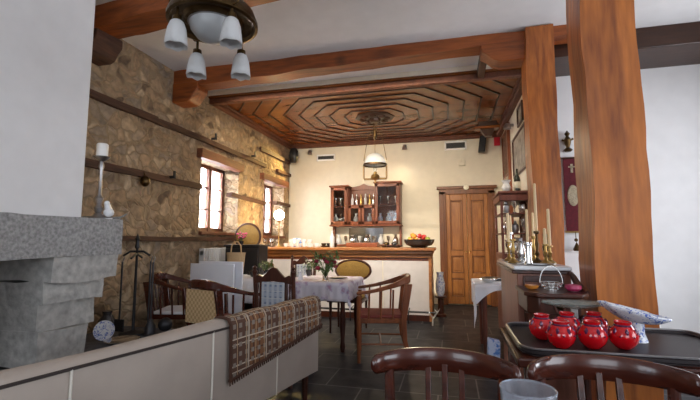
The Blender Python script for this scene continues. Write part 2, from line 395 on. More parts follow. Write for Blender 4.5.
# the glazed walls behind the photographer
def pane_wall(name, mb, mat='white'): return struct(mb.build(name, mat, smooth=False))
mb = MB()
for a, b, z0, z1 in ((XL, -2.6, 0, 3.6), (-2.6, -.9, 0, .95), (-2.6, -.9, 2.5, 3.6), (-.9, .3, 0, 3.6), (.3, 2.0, 0, .95), (.3, 2.0, 2.5, 3.6), (2.0, XE + .3, 0, 3.6)): mb.box(a, b, YB - .3, YB, z0, z1)
pane_wall('wall_front', mb)
mb = MB()
for a, b, z0, z1 in ((YB, -.6, 0, 3.6), (-.6, 1.4, 0, .95), (-.6, 1.4, 2.5, 3.6), (1.4, 2.6, 0, 3.6), (2.6, 4.2, 0, .95), (2.6, 4.2, 2.5, 3.6), (4.2, YP, 0, 3.6)): mb.box(XE, XE + .3, a, b, z0, z1)
pane_wall('wall_east', mb)
struct(MB().box(XL - .3, XE + .3, YB - .3, 4.93, ZC, ZC + .17).build('ceiling', 'white', smooth=False))
struct(MB().box(XR, XE + .3, 4.93, YP + .1, ZC, ZC + .17).build('ceiling_alcove', 'white', smooth=False))
struct(MB().box(XL, XR, 4.93, 4.97, ZW + .03, ZC + .17).build('ceiling_riser', 'plaster', smooth=False))

# carved timber ceiling : boards, octagonal mouldings, cornice
struct(MB().box(XL, XR, 4.95, YF, ZW, ZW + .04).build('ceiling_timber', 'ceilwood', smooth=False))
cx, cy = (XL + XR) / 2, 6.42
def clip(p, q, r):
    t0, t1 = 0., 1.; dx, dy = q[0] - p[0], q[1] - p[1]
    for a, b in ((-dx, p[0] - r[0]), (dx, r[1] - p[0]), (-dy, p[1] - r[2]), (dy, r[3] - p[1])):
        if abs(a) < 1e-9:
            if b < 0: return None
        else:
            t = b / a
            if a < 0: t0 = max(t0, t)
            else: t1 = min(t1, t)
    return None if t0 >= t1 else ((p[0] + dx * t0, p[1] + dy * t0), (p[0] + dx * t1, p[1] + dy * t1))
mb = MB(); R = (XL + .14, XR - .14, 5.12, YF - .12)
for k in range(8):
    ax = .48 + .235 * k; ay = .40 + .19 * k; c = .42
    P8 = [(ax, -ay * c), (ax, ay * c), (ax * .62, ay), (-ax * .62, ay), (-ax, ay * c), (-ax, -ay * c), (-ax * .62, -ay), (ax * .62, -ay)]
    for i in range(8):
        sgm = clip((cx + P8[i][0], cy + P8[i][1]), (cx + P8[(i + 1) % 8][0], cy + P8[(i + 1) % 8][1]), R)
        if sgm:
            (a0, b0), (a1, b1) = sgm; L_ = math.hypot(a1 - a0, b1 - b0)
            if L_ < .04: continue
            nx, ny = -(b1 - b0) / L_ * .011, (a1 - a0) / L_ * .011; z0, z1 = ZW - .016, ZW
            ex, ey = (a1 - a0) / L_ * .008, (b1 - b0) / L_ * .008
            q = [(a0 - ex + nx, b0 - ey + ny), (a1 + ex + nx, b1 + ey + ny), (a1 + ex - nx, b1 + ey - ny), (a0 - ex - nx, b0 - ey - ny)]
            mb.prism(q, z0, z1, 'XY')
struct(mb.build('trim_1', 'ceildark', smooth=False), 'dark octagonal mouldings on the timber ceiling')
mb = MB()
for d, w, z in ((0, .09, .08), (.09, .03, .035)):
    for x0, x1, y0, y1 in ((XL + d, XL + d + w, 5.0, YF), (XR - d - w, XR - d, 5.0, YF), (XL, XR, YF - d - w, YF - d), (XL, XR, 4.97 + d, 4.97 + d + w)): mb.box(x0, x1, y0, y1, ZW - z, ZW + .001)
struct(mb.build('trim_2', 'lintel', bevel=.01), 'dark wooden cornice round the timber ceiling')
# carved medallion
t = thing('ceiling_medallion', 'dark carved wooden rosette at the centre of the timber ceiling', 'ceiling rose', (cx, cy, ZW))
MB().lathe([(.06, -.09), (.09, -.07), (.10, -.03), (.30, -.03), (.33, -.012), (.33, 0)], n=8).build('boss', 'ceildark', t)
mb = MB()
for k in range(8):
    a = 2 * PI * k / 8; mb.ball((.2 * math.cos(a), .2 * math.sin(a), -.035), .062, 10, 6, .5)
mb.build('petal_carving', 'ceildark', t)

# timbers
bm_ = hewn(XL - .1, 1.6, 4.19, 4.40, 3.17, ZC, .014, .1, 1)
bm_.v = [(a, b, c + (.028 * (a + 1.7) if c < 3.27 else 0)) for a, b, c in bm_.v]
struct(bm_.build('beam_main', 'beam', angle=50), 'orange brown hewn main beam')
bn_ = hewn(XL - .1, XE, 2.83, 3.08, 3.14, ZC, .02, .1, 4)
bn_.v = [(a, b - .13 * (a - XL), c) for a, b, c in bn_.v]
struct(bn_.build('beam_near', 'beam', angle=50), 'hewn beam over the front of the room')
def corbel(name, x0, x1, y0, y1, z0, z1, label, flip=1, mat='beam'):
    xs = (x0, x1) if flip > 0 else (x1, x0); w = x1 - x0
    f = lambda u: xs[0] + (xs[1] - xs[0]) * u
    poly = [(f(0), z1), (f(0), z0), (f(.55), z0), (f(.72), z0 + (z1 - z0) * .12), (f(.86), z0 + (z1 - z0) * .42), (f(1), z0 + (z1 - z0) * .62), (f(1), z1)]
    return struct(MB().prism(poly, y0, y1, 'XZ').build(name, mat, bevel=.012, angle=40), label)
corbel('beam_corbel', XL, -2.98, 4.18, 4.41, 2.93, 3.18, 'corbel block under the main beam at the stone wall')
corbel('beam_corbel', .36, .80, 4.18, 4.41, 3.04, 3.24, 'bracket under the main beam beside the post', -1)
corbel('beam_corbel', XL, -3.06, 2.80, 3.10, 2.93, 3.16, 'dark corbel under the near beam at the stone wall', 1, 'lath')
def lean_post(name, x0, x1, y0, y1, z1, seed, label):
    mb = hewn(x0, x1, y0, y1, 0, z1, .016, .11, seed); return struct(mb.build(name, 'post', angle=50, bevel=0), label)
lean_post('pillar_timber', .775, 1.035, 4.12, 4.38, 3.34, 3, 'orange brown timber post carrying the main beam')
lean_post('pillar_timber', .715, .97, 2.28, 2.53, ZC, 8, 'thick hewn timber post near the tray table')
struct(MB().box(.37, .45, 4.42, 4.98, 3.19, 3.30).build('beam_short', 'ceildark', bevel=.01), 'short dark joist between beam and timber ceiling')
struct(MB().box(XR, XE, 4.43, 5.0, 3.13, ZC).build('beam_alcove', 'ceildark', bevel=.01), 'dark beam over the white wall by the banner')

# tie laths, lintels, sills on the stone wall
def lath(y0, y1, z, h=.075, d=.05, mat='lath', sl=0., lab=''):
    mb = hewn(XL - .05, XL + d, y0, y1, z - h / 2, z + h / 2, .012, .1, z * 3 + y0)
    mb.v = [(a, b_, c + sl * (b_ - y0)) for a, b_, c in mb.v]
    n_ = 'trim_%d' % (3 + lath.n); lath.n += 1
    return struct(mb.build(n_, mat, angle=50), lab)
lath.n = 0
lath(1.0, 3.9, 2.62, lab='wooden tie lath high on the stone wall'); lath(3.9, 6.78, 2.62, .07, sl=-.005, lab='wooden tie lath above the first window')
lath(6.56, 7.94, 2.88, lab='short tie lath near the far corner'); lath(7.3, 7.98, 2.60, .06, lab='small tie lath stub near the far corner')
lath(2.4, 4.8, 1.95, lab='wooden tie lath left of the first window'); lath(5.58, 6.80, 1.93, .06, sl=-.03, lab='tie lath between the two windows'); lath(7.25, 7.98, 1.95, .06, lab='tie lath stub right of the second window')
lath(2.75, 5.8, 1.235, .05, .10, lab='wooden ledge below the first window')
lath(4.72, 5.86, 2.41, .12, .09, 'lintel', -.02, lab='thick wooden lintel over the first window'); lath(6.6, 7.76, 2.39, .11, .09, 'lintel', -.02, lab='thick wooden lintel over the second window')
for i, (y, z) in enumerate([(5.0, 2.655), (6.2, 2.65), (4.15, 1.965)]):
    tag(MB().box(XL + .04, XL + .12, y - .012, y + .012, z, z + .03).box(XL + .10, XL + .12, y - .014, y + .014, z, z + .09).build('iron_hook', 'iron', bevel=.003), ['small dark hook on the lath above the first window', 'small dark hook at the end of the upper lath', 'small dark hook on the lath left of the window'][i], 'hook')
tag(MB().lathe([(.012, -.06), (.03, -.05), (.05, -.02), (.05, .02), (.03, .05), (.012, .06)], (XL + .07, 3.72, 1.87), 14).tube([(XL + .04, 3.72, 1.99), (XL + .07, 3.72, 1.93)], .006).build('copper_bell', 'brass'), 'small rounded brass bell hanging on the lower wall lath', 'bell')

def window(idx, W, lab):
    y0, y1, z0, z1 = W; x = XL - .28
    fr = MB()
    for a, b, c, d in ((y0, y0 + .05, z0, z1), (y1 - .05, y1, z0, z1), (y0, y1, z0, z0 + .07), (y0, y1, z1 - .05, z1)): fr.box(x - .05, x + .02, a, b, c, d)
    o = struct(fr.build('window_%d' % idx, 'lintel', bevel=.006), lab)
    ym = y0 + (y1 - y0) * .60
    mbx = MB().box(x - .04, x + .035, ym - .035, ym + .035, z0, z1)
    for k in (1, 2): mbx.box(x - .02, x, y0, y1, z0 + (z1 - z0) * k / 3 - .012, z0 + (z1 - z0) * k / 3 + .012)
    mbx.build('window_bars', 'lintel', o, bevel=.005)
    MB().box(x - .015, x - .011, y0, y1, z0, z1).build('window_pane', 'glass', o, smooth=False)
    MB().grid(60, 4, lambda u, v: (x - .06 + .012 * math.sin(u * 60), y0 + .03 + (y1 - y0 - .06) * u, z0 + .03 + (z1 - z0 - .06) * v)).build('net_curtain', 'curtain', o)
    MB().box(x, XL + .05, y0 - .01, y1 + .01, z0 - .05, z0).build('window_sill', 'lintel', o, bevel=.008)
window(1, W1, 'first window in the stone wall with white net curtain')
window(2, W2, 'second window in the stone wall near the far corner')

# ------------------------------------------------------------------ fireplace
t = thing('stone_fireplace', 'grey granite fireplace with stepped pale stones and white plaster hood', 'fireplace', (0, 0, 0))
hewn(XL, -2.60, 1.0, 2.74, 1.10, 1.385, .014, .07, 2).build('mantel_block', 'granite', t, angle=50)
MB().box(XL, -2.76, .95, 2.50, 1.36, ZC).build('hood', 'white', t, bevel=.01)
for i, (y1, x1, z0, z1) in enumerate([(2.72, -2.62, .93, 1.11), (2.64, -2.68, .78, .94), (2.66, -2.74, .58, .79), (2.58, -2.72, .35, .59)]):
    hewn(XL, x1, 2.18, y1, z0, z1, .03, .08, 11 + i).build('jamb_stone', 'rock', t, angle=50)
    hewn(XL, x1, .95, 1.35, z0, z1, .03, .08, 21 + i).build('jamb_stone', 'rock', t, angle=50)
tag(hewn(XL + .02, -2.55, .9, 3.52, .01, .345, .003, .12, 5).build('raised_hearth', 'slate', angle=50), 'raised dark slate hearth in front of the stone fireplace', 'hearth')

t = thing('pillar_candlestick', 'tall pewter candlestick on the stone mantel', 'candlestick', (-2.74, 2.63, 1.385))
MB().lathe([(.055, 0), (.06, .012), (.04, .03), (.022, .05), (.036, .09), (.018, .12), (.032, .17), (.014, .20), (.015, .40), (.022, .43), (.014, .47), (.055, .50), (.062, .51)]).build('stem', 'pewter', t)
tag(MB().lathe([(.043, .0), (.043, .10), (.036, .108), (.008, .105)], (-2.74, 2.63, 1.385 + .511)).build('pillar_candle', 'waxwhite'), 'short thick white candle on the pewter candlestick', 'candle')
t = thing('dove_figurine', 'small white bird figurine on the mantel beside the candlestick', 'figurine', (-2.67, 2.66, 1.385))
MB().lathe([(.03, 0), (.03, .01), (.001, .012)]).ball((0, 0, .055), .04, sz=.9).tube([(0, 0, .07), (.0, -.02, .12)], [.03, .02]).ball((0, -.022, .128), .022).build('body', 'porcelain', t)
tag(MB().tube([(-3.2, 2.70, 1.41), (-2.9, 2.69, 1.405), (-2.62, 2.72, 1.40), (-2.56, 2.73, 1.43)], [.012, .012, .01, .004], 6).build('driftwood_stick', 'granite'), 'thin grey stick lying along the mantel edge', 'stick')

# fire tools
t = thing('fire_tool_stand', 'black wrought iron fire tool stand on the hearth', 'fireplace tool stand', (-2.88, 3.22, .352), 20)
MB().lathe([(.12, 0), (.12, .015), (.03, .03), (.014, .04), (.010, .78), (.022, .80), (.014, .86), (.022, .88), (.001, .93)]).build('pole', 'iron', t)
MB().tube([(-.12, 0, .72), (-.06, 0, .76), (.06, 0, .76), (.12, 0, .72)], .01).tube([(0, -.12, .70), (0, 0, .74), (0, .12, .70)], .01).build('hook_bar', 'iron', t)
def firetool(x, y, kind, lab):
    o = thing('fire_tool', lab, 'fireplace tool', (-2.88 + x, 3.22 + y, .352), 0, 'fire tools')
    MB().tube([(0, 0, .12), (0, 0, .66)], .008).build('shaft', 'iron', o)
    MB().tube([(.0, 0, .66), (.02, 0, .70), (0, 0, .735), (-.02, 0, .70), (0, 0, .66)], .006).build('handle', 'pewter', o)
    k = MB()
    if kind == 0: k.box(-.05, .05, -.008, .008, .02, .13)
    elif kind == 1: k.lathe([(.05, .01), (.045, .08), (.012, .14)])
    else: k.tube([(0, 0, .13), (0, 0, .03), (.04, 0, .05)], .007)
    k.build('tool_head', 'iron', o)
firetool(-.14, -.02, 0, 'iron shovel hanging left of the fire tool stand pole')
firetool(.17, .02, 1, 'iron brush with pale ring handle hanging right of the stand')
firetool(.04, .14, 2, 'iron poker hanging behind the stand pole')
t = thing('decorative_plate', 'blue and white swirled plate leaning by the fire tools', 'plate', (-2.93, 2.95, .352), 25)
MB().lathe([(.001, .0), (.05, .0), (.085, .012), (.085, .018), (.05, .008), (.001, .008)], (0, 0, .085), rot=Matrix.Rotation(PI / 2 - .25, 3, 'X')).build('rim', 'blueporc', t)
tag(MB().lathe([(.05, 0), (.12, .012), (.14, .03), (.135, .034), (.11, .02), (.001, .012)], (-2.71, 2.92, .352), 24).build('metal_dish', 'silver'), 'shallow shiny metal dish on the hearth below the mantel', 'dish')
tag(MB().ball((-2.66, 3.38, .352 + .065), .065).build('iron_ball', 'iron'), 'dark round ball at the right end of the hearth', 'ball')
tag(MB().lathe([(.035, 0), (.07, .05), (.075, .11), (.04, .17), (.045, .2)], (-3.16, 3.20, .352)).build('dark_jug', 'darkdish'), 'dark glazed jug behind the fire tool stand', 'jug')

# ------------------------------------------------------------------ sofa + blanket
RZ = -12.8
t = thing('sofa', 'beige upholstered sofa seen from behind with dark piping', 'sofa', (-.96, 2.89, 0), RZ)
prof = [(-.02, .26), (.0, .27), (.0, .735), (-.008, .765), (-.03, .785), (-.075, .79), (-.105, .775), (-.12, .74), (-.16, .42), (-.16, .26)]
def sag(u): return .004 * math.sin(u * 9)
n = 24; mb = MB(); L0, L1 = -2.05, 0.
for i in range(n + 1):
    y = L0 + (L1 - L0) * i / n
    mb.v += [(px + (sag(y) if 0 < k < 5 else 0), y, pz + (0.006 * math.sin(y * 5) if pz > .7 else 0)) for k, (px, pz) in enumerate(prof)]
q = len(prof)
mb.f += [(i * q + k, i * q + (k + 1) % q, (i + 1) * q + (k + 1) % q, (i + 1) * q + k) for i in range(n) for k in range(q)]
mb.f += [tuple(range(q)), tuple(n * q + k for k in reversed(range(q)))]
mb.build('backrest', 'sofa', t, angle=45)
MB().box(-.86, -.14, -2.05, 0, .24, .34).build('seat_base', 'sofa', t, bevel=.02)
for a, b in ((-2.03, -1.37), (-1.36, -.70), (-.69, -.02)): MB().box(-.86, -.16, a, b, .34, .46).build('seat_cushion', 'sofa', t, bevel=.03, seg=3)
MB().tube([(.003, L0, .758), (.003, -1.0, .752), (.003, -.005, .757)], .0065, 6).build('dark_piping', 'piping', t)
for y in (-1.72, -1.04, -.50): MB().tube([(.004, y, .755), (.006, y, .5), (.002, y, .265)], .005, 6).build('seam_piping', 'sofalight', t)
for x, y in ((-.06, -.08), (-.78, -.08), (-.06, -1.97), (-.78, -1.97)): MB().lathe([(.014, 0), (.024, .25)], (x, y, 0), 12).build('leg', 'darkwood', t)

t = thing('plaid_blanket', 'brown and cream woven plaid blanket draped over the sofa back', 'blanket', (-.96, 2.89, 0), RZ)
bl = MB(); BN = 40
def drape(u, v):
    y = -.93 + .94 * u; hang = .28 - .12 * u
    arc = [(-.13, .62), (-.128, .76), (-.105, .79), (-.05, .802), (-.005, .795), (.012, .765), (.014, .73), (.018, .755 - hang)]
    s = v * (len(arc) - 1); k = min(int(s), len(arc) - 2); f = s - k
    x = arc[k][0] * (1 - f) + arc[k + 1][0] * f; z = arc[k][1] * (1 - f) + arc[k + 1][1] * f
    return (x + .003 * math.sin(y * 22 + z * 6), y, z + .004 * math.sin(y * 17))
bl.grid(BN, 42, drape)
bl.build('woven_cloth', 'blanket', t, solid=.008, uv=lambda co, n_: (co.y, co.z if co.x > 0 else .8 - co.x))
fr = MB(); fr.tube([(.02, -.93 + .94 * i / 20, .755 - .28 + .12 * i / 20 + .004) for i in range(21)], .012, 6)
fr.tube([Vector(drape(0, .3 + .7 * i / 12)) + Vector((.004, 0, 0)) for i in range(13)], .009, 6)
for i in range(54):
    u = i / 53; p = Vector((.021, -.93 + .94 * u, .755 - .28 + .12 * u)); fr.tube([p, p + Vector((.002, .002 * math.sin(i * 3), -.022))], .005, 4)
fr.build('fringe', 'fringe', t)

# ------------------------------------------------------------------ chairs
def horseshoe(label, loc, rz, cane=False, seatmat='redseat', woodm='chairwood', group='horseshoe-back armchairs'):
    """local: faces +Y; origin on floor under the seat centre"""
    t = thing('armchair', label, 'armchair', loc, rz, group)
    W, D = .25, .24
    MB().prism([(-W + .03, -D), (W - .03, -D), (W, D), (-W, D)], .385, .435, 'XY').build('seat_frame', woodm, t, bevel=.008)
    MB().prism([(-W + .05, -D + .02), (W - .05, -D + .02), (W - .02, D - .02), (-W + .02, D - .02)], .43, .465, 'XY').build('seat', seatmat, t, bevel=.015, seg=3)
    for sx in (-1, 1):
        MB().tube([(sx * (W - .015), D - .02, 0), (sx * (W - .015), D - .02, .40), (sx * (W + .005), D - .02, .66)], [.017, .022, .02], 10).build('leg', woodm, t)
        MB().ribbon([(sx * (W - .03), -D - .05, .0), (sx * (W - .04), -D + .01, .22)], .04, .05)
        mb = MB()
        pts = [(-D - .06, 0), (-D + .0, .22), (-D + .01, .42), (-D - .045, .775)]; wd = [.02, .024, .028, .04]
        vs = []
        for (y, z), w in zip(pts, wd):
            for a, b in ((-.016, -w), (.016, -w), (.016, w), (-.016, w)): vs.append((sx * (W - .03) + a, y + b, z))
        mb.add(vs, [(i * 4 + k, i * 4 + (k + 1) % 4, (i + 1) * 4 + (k + 1) % 4, (i + 1) * 4 + k) for i in range(3) for k in range(4)] + [(3, 2, 1, 0), (12, 13, 14, 15)])
        mb.build('leg', woodm, t, bevel=.006)
    arc = []
    for i in range(25):
        a = PI * i / 24; s = math.sin(a); x = (W + .02) * math.copysign(abs(math.cos(a)) ** .6, math.cos(a))
        arc.append((x, D - (D * 2 + .06) * (s ** .8), .685 + .135 * s ** 1.2))
    MB().ribbon(arc, .048, [.03 + .05 * math.sin(PI * i / 24) ** 2 for i in range(25)]).build('top_rail', woodm, t, bevel=.010)
    for sx in (-1, 1):
        for k in range(3):
            y = .12 - .12 * k; MB().tube([(sx * (W - .012), y, .43), (sx * (W + .015 - .01 * k), y - .01, .72)], [.010, .010], 8).build('spindle', woodm, t)
    if cane:
        MB().box(-W + .045, W - .045, -D - .055, -D - .045, .46, .765).build('cane_panel', 'cane', t)
    else:
        for k in range(4): MB().tube([(-.12 + .08 * k, -D + .01, .43), (-.12 + .08 * k, -D - .05, .79)], .010, 8).build('spindle', woodm, t)
    MB().tube([(-W + .02, D - .02, .18), (-W + .03, -D, .18)], .01).tube([(W - .02, D - .02, .18), (W - .03, -D, .18)], .01).tube([(-W + .02, 0, .18), (W - .02, 0, .18)], .01).build('stretcher', woodm, t)
    return t
horseshoe('brown wooden armchair with curved rail and red seat facing the floral table', (-.74, 4.30, 0), 101)
horseshoe('armchair with woven cane back panel in front of the white boards', (-2.13, 3.56, 0), -18, cane=True, seatmat='burgundy', woodm='mahog')
horseshoe('dark red wooden armchair by the stone wall beyond the hearth', (-2.93, 3.97, 0), -74, seatmat='cloth', woodm='mahog')

def carved_chair(label, loc, rz, group='carved high-back chairs'):
    t = thing('carved_chair', label, 'chair', loc, rz, group)
    W, D = .19, .21
    MB().box(-W, W, -D, D, .41, .45).build('seat_frame', 'darkwood', t, bevel=.008)
    MB().box(-W + .02, W - .02, -D + .02, D - .01, .45, .48).build('seat', 'blueup', t, bevel=.012, uv=lambda co, n_: (co.x, co.y))
    for sx in (-1, 1):
        MB().lathe([(.014, 0), (.022, .05), (.014, .09), (.022, .2), (.016, .3), (.024, .41)], (sx * (W - .025), D - .025, 0), 12).build('leg', 'darkwood', t)
        MB().tube([(sx * (W - .015), -D - .05, 0), (sx * (W - .015), -D + .01, .42), (sx * (W - .0), -D - .05, .93)], [.018, .021, .018], 10).lathe([(.018, 0), (.026, .02), (.012, .04), (.02, .055), (.001, .075)], (sx * W, -D - .05, .925), 12).build('leg', 'darkwood', t)
    y0, y1 = -D - .058, -D - .032
    crest = [(-W, .84), (-W, .90), (-.15, .92), (-.11, .90), (-.07, .935), (-.03, .975), (0, .985), (.03, .975), (.07, .935), (.11, .90), (.15, .92), (W, .90), (W, .84), (.10, .855), (0, .865), (-.10, .855)]
    MB().prism(crest, y0, y1, 'XZ').build('crest_rail', 'darkwood', t, bevel=.005)
    MB().box(-W, W, y0, y1, .50, .55).box(-.135, -.112, y0, y1, .55, .86).box(.112, .135, y0, y1, .55, .86).build('back_frame', 'darkwood', t, bevel=.004)
    MB().box(-.112, .112, y0 - .004, y1 + .004, .55, .86).build('back_panel', 'blueup', t, bevel=.008, uv=lambda co, n_: (co.x, co.z))
    for sx in (-1, 1): MB().lathe([(.006, .55), (.012, .6), (.006, .66), (.012, .70), (.006, .76), (.012, .82), (.006, .86)], (sx * .158, -D - .045, 0), 8).build('spindle', 'darkwood', t)
    MB().tube([(-W + .02, 0, .15), (W - .02, 0, .15)], .011).build('stretcher', 'darkwood', t)
    return t
cc = carved_chair('carved dark chair with blue-grey tapestry back just beyond the sofa', (-1.46, 3.50, 0), -6)
dup(cc, (-2.13, 5.42, 0), 178, 'carved dark chair on the far side of the floral table, nearer the stone wall')

def oval_chair(label, loc, rz, zs=.47, top=.95, name='oval_back_chair', cat='chair', a=.24, bb=.19):
    t = thing(name, label, cat, loc, rz); W = .24
    MB().box(-W, W, -W, W, zs - .07, zs - .03).build('seat_frame', 'darkwood', t, bevel=.01)
    MB().box(-W + .01, W - .01, -W + .01, W - .01, zs - .03, zs + .02).build('seat', 'ochre', t, bevel=.02, seg=3)
    for sx in (-1, 1):
        for sy in (-1, 1): MB().lathe([(.013, 0), (.02, zs * .8), (.024, zs - .05)], (sx * .2, sy * .2, 0), 10).build('leg', 'darkwood', t)
        MB().tube([(sx * .13, -.22, zs - .04), (sx * .14, -.25, top - 2 * bb + .03)], .016, 8).build('back_support', 'darkwood', t)
    zc = top - bb
    MB().tube([(a * math.cos(u) , -.25 - .03 * 0, zc + bb * math.sin(u)) for u in [2 * PI * i / 36 for i in range(36)]], .018, 8, closed=True).build('back_frame', 'darkwood', t)
    ov = MB(); ov.lathe([(.001, -.028), (.7, -.024), (1, -.01), (1, .01), (.7, .024), (.001, .028)], (0, 0, 0), 32, cap=False)
    ov.v = [(p[0] * (a - .01), -.25 + p[2], zc + p[1] * (bb - .01)) for p in ov.v]
    ov.build('back_pad', 'ochre', t, angle=60)
    return t
oval_chair('oval-back chair in ochre velvet on the far side of the floral table', (-1.36, 5.40, 0), 180, .47, .935, a=.255, bb=.145)
oval_chair('tall ochre-backed stool behind the black cabinet by the stone wall', (-3.05, 5.93, 0), 0, .82, 1.47, 'bar_stool', 'stool', .21, .2)

# bentwood chairs at the photographer's table
def bentwood(label, loc, rz):
    t = thing('bentwood_chair', label, 'chair', loc, rz, 'glossy dark chairs at the near table')
    W = .20
    MB().lathe([(.19, .43), (.21, .445), (.20, .47), (.001, .475)], n=32).build('seat', 'mahog', t)
    for sx in (-1, 1):
        MB().tube([(sx * .17, .17, 0), (sx * .14, .14, .43)], [.014, .018], 10).build('leg', 'mahog', t)
        MB().tube([(sx * .17, -.22, 0), (sx * .155, -.17, .44), (sx * .16, -.195, .66), (sx * .165, -.205, .84)], [.014, .018, .016, .015], 10).build('leg', 'mahog', t)
    arc = [( .208 * math.sin(u), -.10 - .16 * math.cos(u) , .85) for u in [-1.32 + 2.64 * i / 28 for i in range(29)]]
    mb = MB(); vs = []
    for i, p in enumerate(arc):
        a = Vector(arc[max(0, i - 1)]); c = Vector(arc[min(28, i + 1)]); tt = (c - a).normalized(); s_ = Vector((tt.y, -tt.x, 0))
        for k in range(10):
            g = 2 * PI * k / 10; ed = min(1, .75 + .25 * math.sin(PI * i / 28)); f = .55 if i in (0, 28) else 1
            vs.append(Vector(p) + s_ * math.cos(g) * .014 * f + Vector((0, 0, math.sin(g) * .037 * ed * f)))
    mb.add(vs, [(i * 10 + k, i * 10 + (k + 1) % 10, (i + 1) * 10 + (k + 1) % 10, (i + 1) * 10 + k) for i in range(28) for k in range(10)] + [tuple(reversed(range(10))), tuple(28 * 10 + k for k in range(10))])
    mb.build('top_rail', 'mahog', t, angle=60)
    for x in (-.05, 0, .05):
        MB().ribbon([(x * .85 + .0, -.18, .45), (x + .0005, -.252, .83)], .02, .012)
        vs = []
        for (y, z) in ((-.17, .46), (-.225, .64), (-.252, .84)):
            for a, b in ((-.009, -.006), (.009, -.006), (.009, .006), (-.009, .006)): vs.append((x + a, y + b, z))
        MB().add(vs, [(i * 4 + k, i * 4 + (k + 1) % 4, (i + 1) * 4 + (k + 1) % 4, (i + 1) * 4 + k) for i in range(2) for k in range(4)] + [(3, 2, 1, 0), (8, 9, 10, 11)]).build('back_slat', 'mahog', t, bevel=.003)
    MB().tube([(.15 * math.cos(u), .15 * math.sin(u), .22) for u in [2 * PI * i / 28 for i in range(28)]], .009, 8, closed=True).build('ring_stretcher', 'mahog', t)
    return t
bw = bentwood('glossy dark bentwood chair with three back slats nearest the sofa side', (-.034, 1.06, 0), 178)
dup(bw, (.408, 1.09, 0), 180, 'glossy dark bentwood chair below the tray of red lamps')

t = thing('dining_table', 'dark wooden table in front of the photographer', 'table', (0, 0, 0))
mb = MB().box(-.55, .85, .18, .93, .74, .772).build('tabletop', 'mahog', t, bevel=.008)
for x in (-.48, .78):
    for y in (.25, .86): MB().box(x - .025, x + .025, y - .025, y + .025, 0, .74).build('leg', 'mahog', t, bevel=.004)
tag(MB().lathe([(.030, 0), (.034, .004), (.0435, .205), (.0418, .205), (.032, .012), (.001, .012)], (.118, .735, .772), 32).tube([(.118 + .0427 * math.cos(2 * PI * i / 32), .735 + .0427 * math.sin(2 * PI * i / 32), .772 + .205) for i in range(32)], .0016, 6, closed=True).build('drinking_glass', 'tumbler'), 'clear drinking glass on the table nearest the viewer', 'glass')

# ------------------------------------------------------------------ floral table
t = thing('floral_table', 'round-legged dark table under the floral cloth', 'table', (-1.5, 4.7, 0))
MB().box(-.38, .38, -.38, .38, .71, .745).build('tabletop', 'darkwood', t)
for sx in (-1, 1):
    for sy in (-1, 1): MB().lathe([(.02, 0), (.03, .06), (.022, .12), (.034, .3), (.024, .5), (.034, .6), (.034, .71)], (sx * .33, sy * .33, 0), 12).build('leg', 'darkwood', t)
def tablecloth(name, cxx, cyy, hx, hy, z, drop, mat, label, amp=.014, corner=.10, wav=9):
    mb = MB(); n_ = 44
    def f(u, v):
        ex, ey = hx + drop, hy + drop
        x = (2 * u - 1) * ex; y = (2 * v - 1) * ey; ox = max(0, abs(x) - hx); oy = max(0, abs(y) - hy)
        dz = max(ox, oy) ; kk = min(ox, oy)
        X = max(-hx, min(hx, x)); Y = max(-hy, min(hy, y))
        s = min(1, dz / .03)
        out = .006 * s + amp * s * (dz / drop) * math.sin((x if oy > ox else y) * 2 * PI * wav / (2 * max(hx, hy)))
        if ox > 0 and ox >= oy: X += math.copysign(out + kk * .25, x)
        if oy > 0 and oy > ox: Y += math.copysign(out + kk * .25, y)
        if kk > 0:
            if ox >= oy: Y += math.copysign(.006 + kk * .2, y)
            else: X += math.copysign(.006 + kk * .2, x)
        return (cxx + X, cyy + Y, z - dz - kk * corner / max(drop, .01) * 1.0 + .0015 * math.sin(x * 13) * math.cos(y * 11) * (1 - s))
    mb.grid(n_, n_, f); return tag(mb.build(name, mat, solid=.004, angle=80), label, 'tablecloth')
tablecloth('floral_tablecloth', -1.5, 4.7, .40, .40, .752, .20, 'floral', 'white cloth with pink and lilac blossoms on the middle table')
t = thing('flower_vase', 'glass vase holding dark red and green flowers on the floral tablecloth', 'vase', (-1.40, 4.45, .755))
MB().lathe([(.03, 0), (.035, .01), (.03, .06), (.04, .12), (.037, .12), (.027, .06), (.001, .012)], n=20).build('glass_vase', 'glass', t)
st = MB(); lf = MB(); fl = MB()
rr = random.Random(3)
for i in range(34):
    a = rr.uniform(0, 2 * PI); s = rr.uniform(.03, .17); h = rr.uniform(.18, .33)
    p = Vector((s * math.cos(a), s * math.sin(a), h)); st.tube([(0, 0, .03), (p.x * .4, p.y * .4, h * .6), p], .0025, 5)
    if i < 9: fl.ball(p * .78, .030, 10, 6, .8)
    else:
        for j in range(6):
            q_ = p + Vector((rr.uniform(-.03, .03), rr.uniform(-.03, .03), rr.uniform(-.07, .02))); d = Vector((rr.uniform(-1, 1), rr.uniform(-1, 1), rr.uniform(-.3, .8))).normalized() * .042
            w_ = d.cross(Vector((0, 0, 1))).normalized() * .014; lf.add([q_ - d, q_ + w_, q_ + d, q_ - w_], [(0, 1, 2, 3)])
st.tube([(0, 0, .1), (-.09, 0, .24), (-.20, .0, .36)], .003, 5)
st.build('stem', 'leaf', t); lf.build('leaf', 'leaf', t, smooth=False); fl.build('blossom', 'flower', t)
t = thing('napkin_holder', 'folded white napkin standing on the floral table beside the vase', 'napkin', (-1.72, 4.50, .757), 15)
MB().prism([(-.03, 0), (.03, 0), (.008, .10), (-.008, .10)], -.03, .03).build('folded_cloth', 'cloth', t, bevel=.003)
t = thing('serving_platter', 'flat pewter platter on the floral table', 'platter', (-1.33, 4.74, .757))
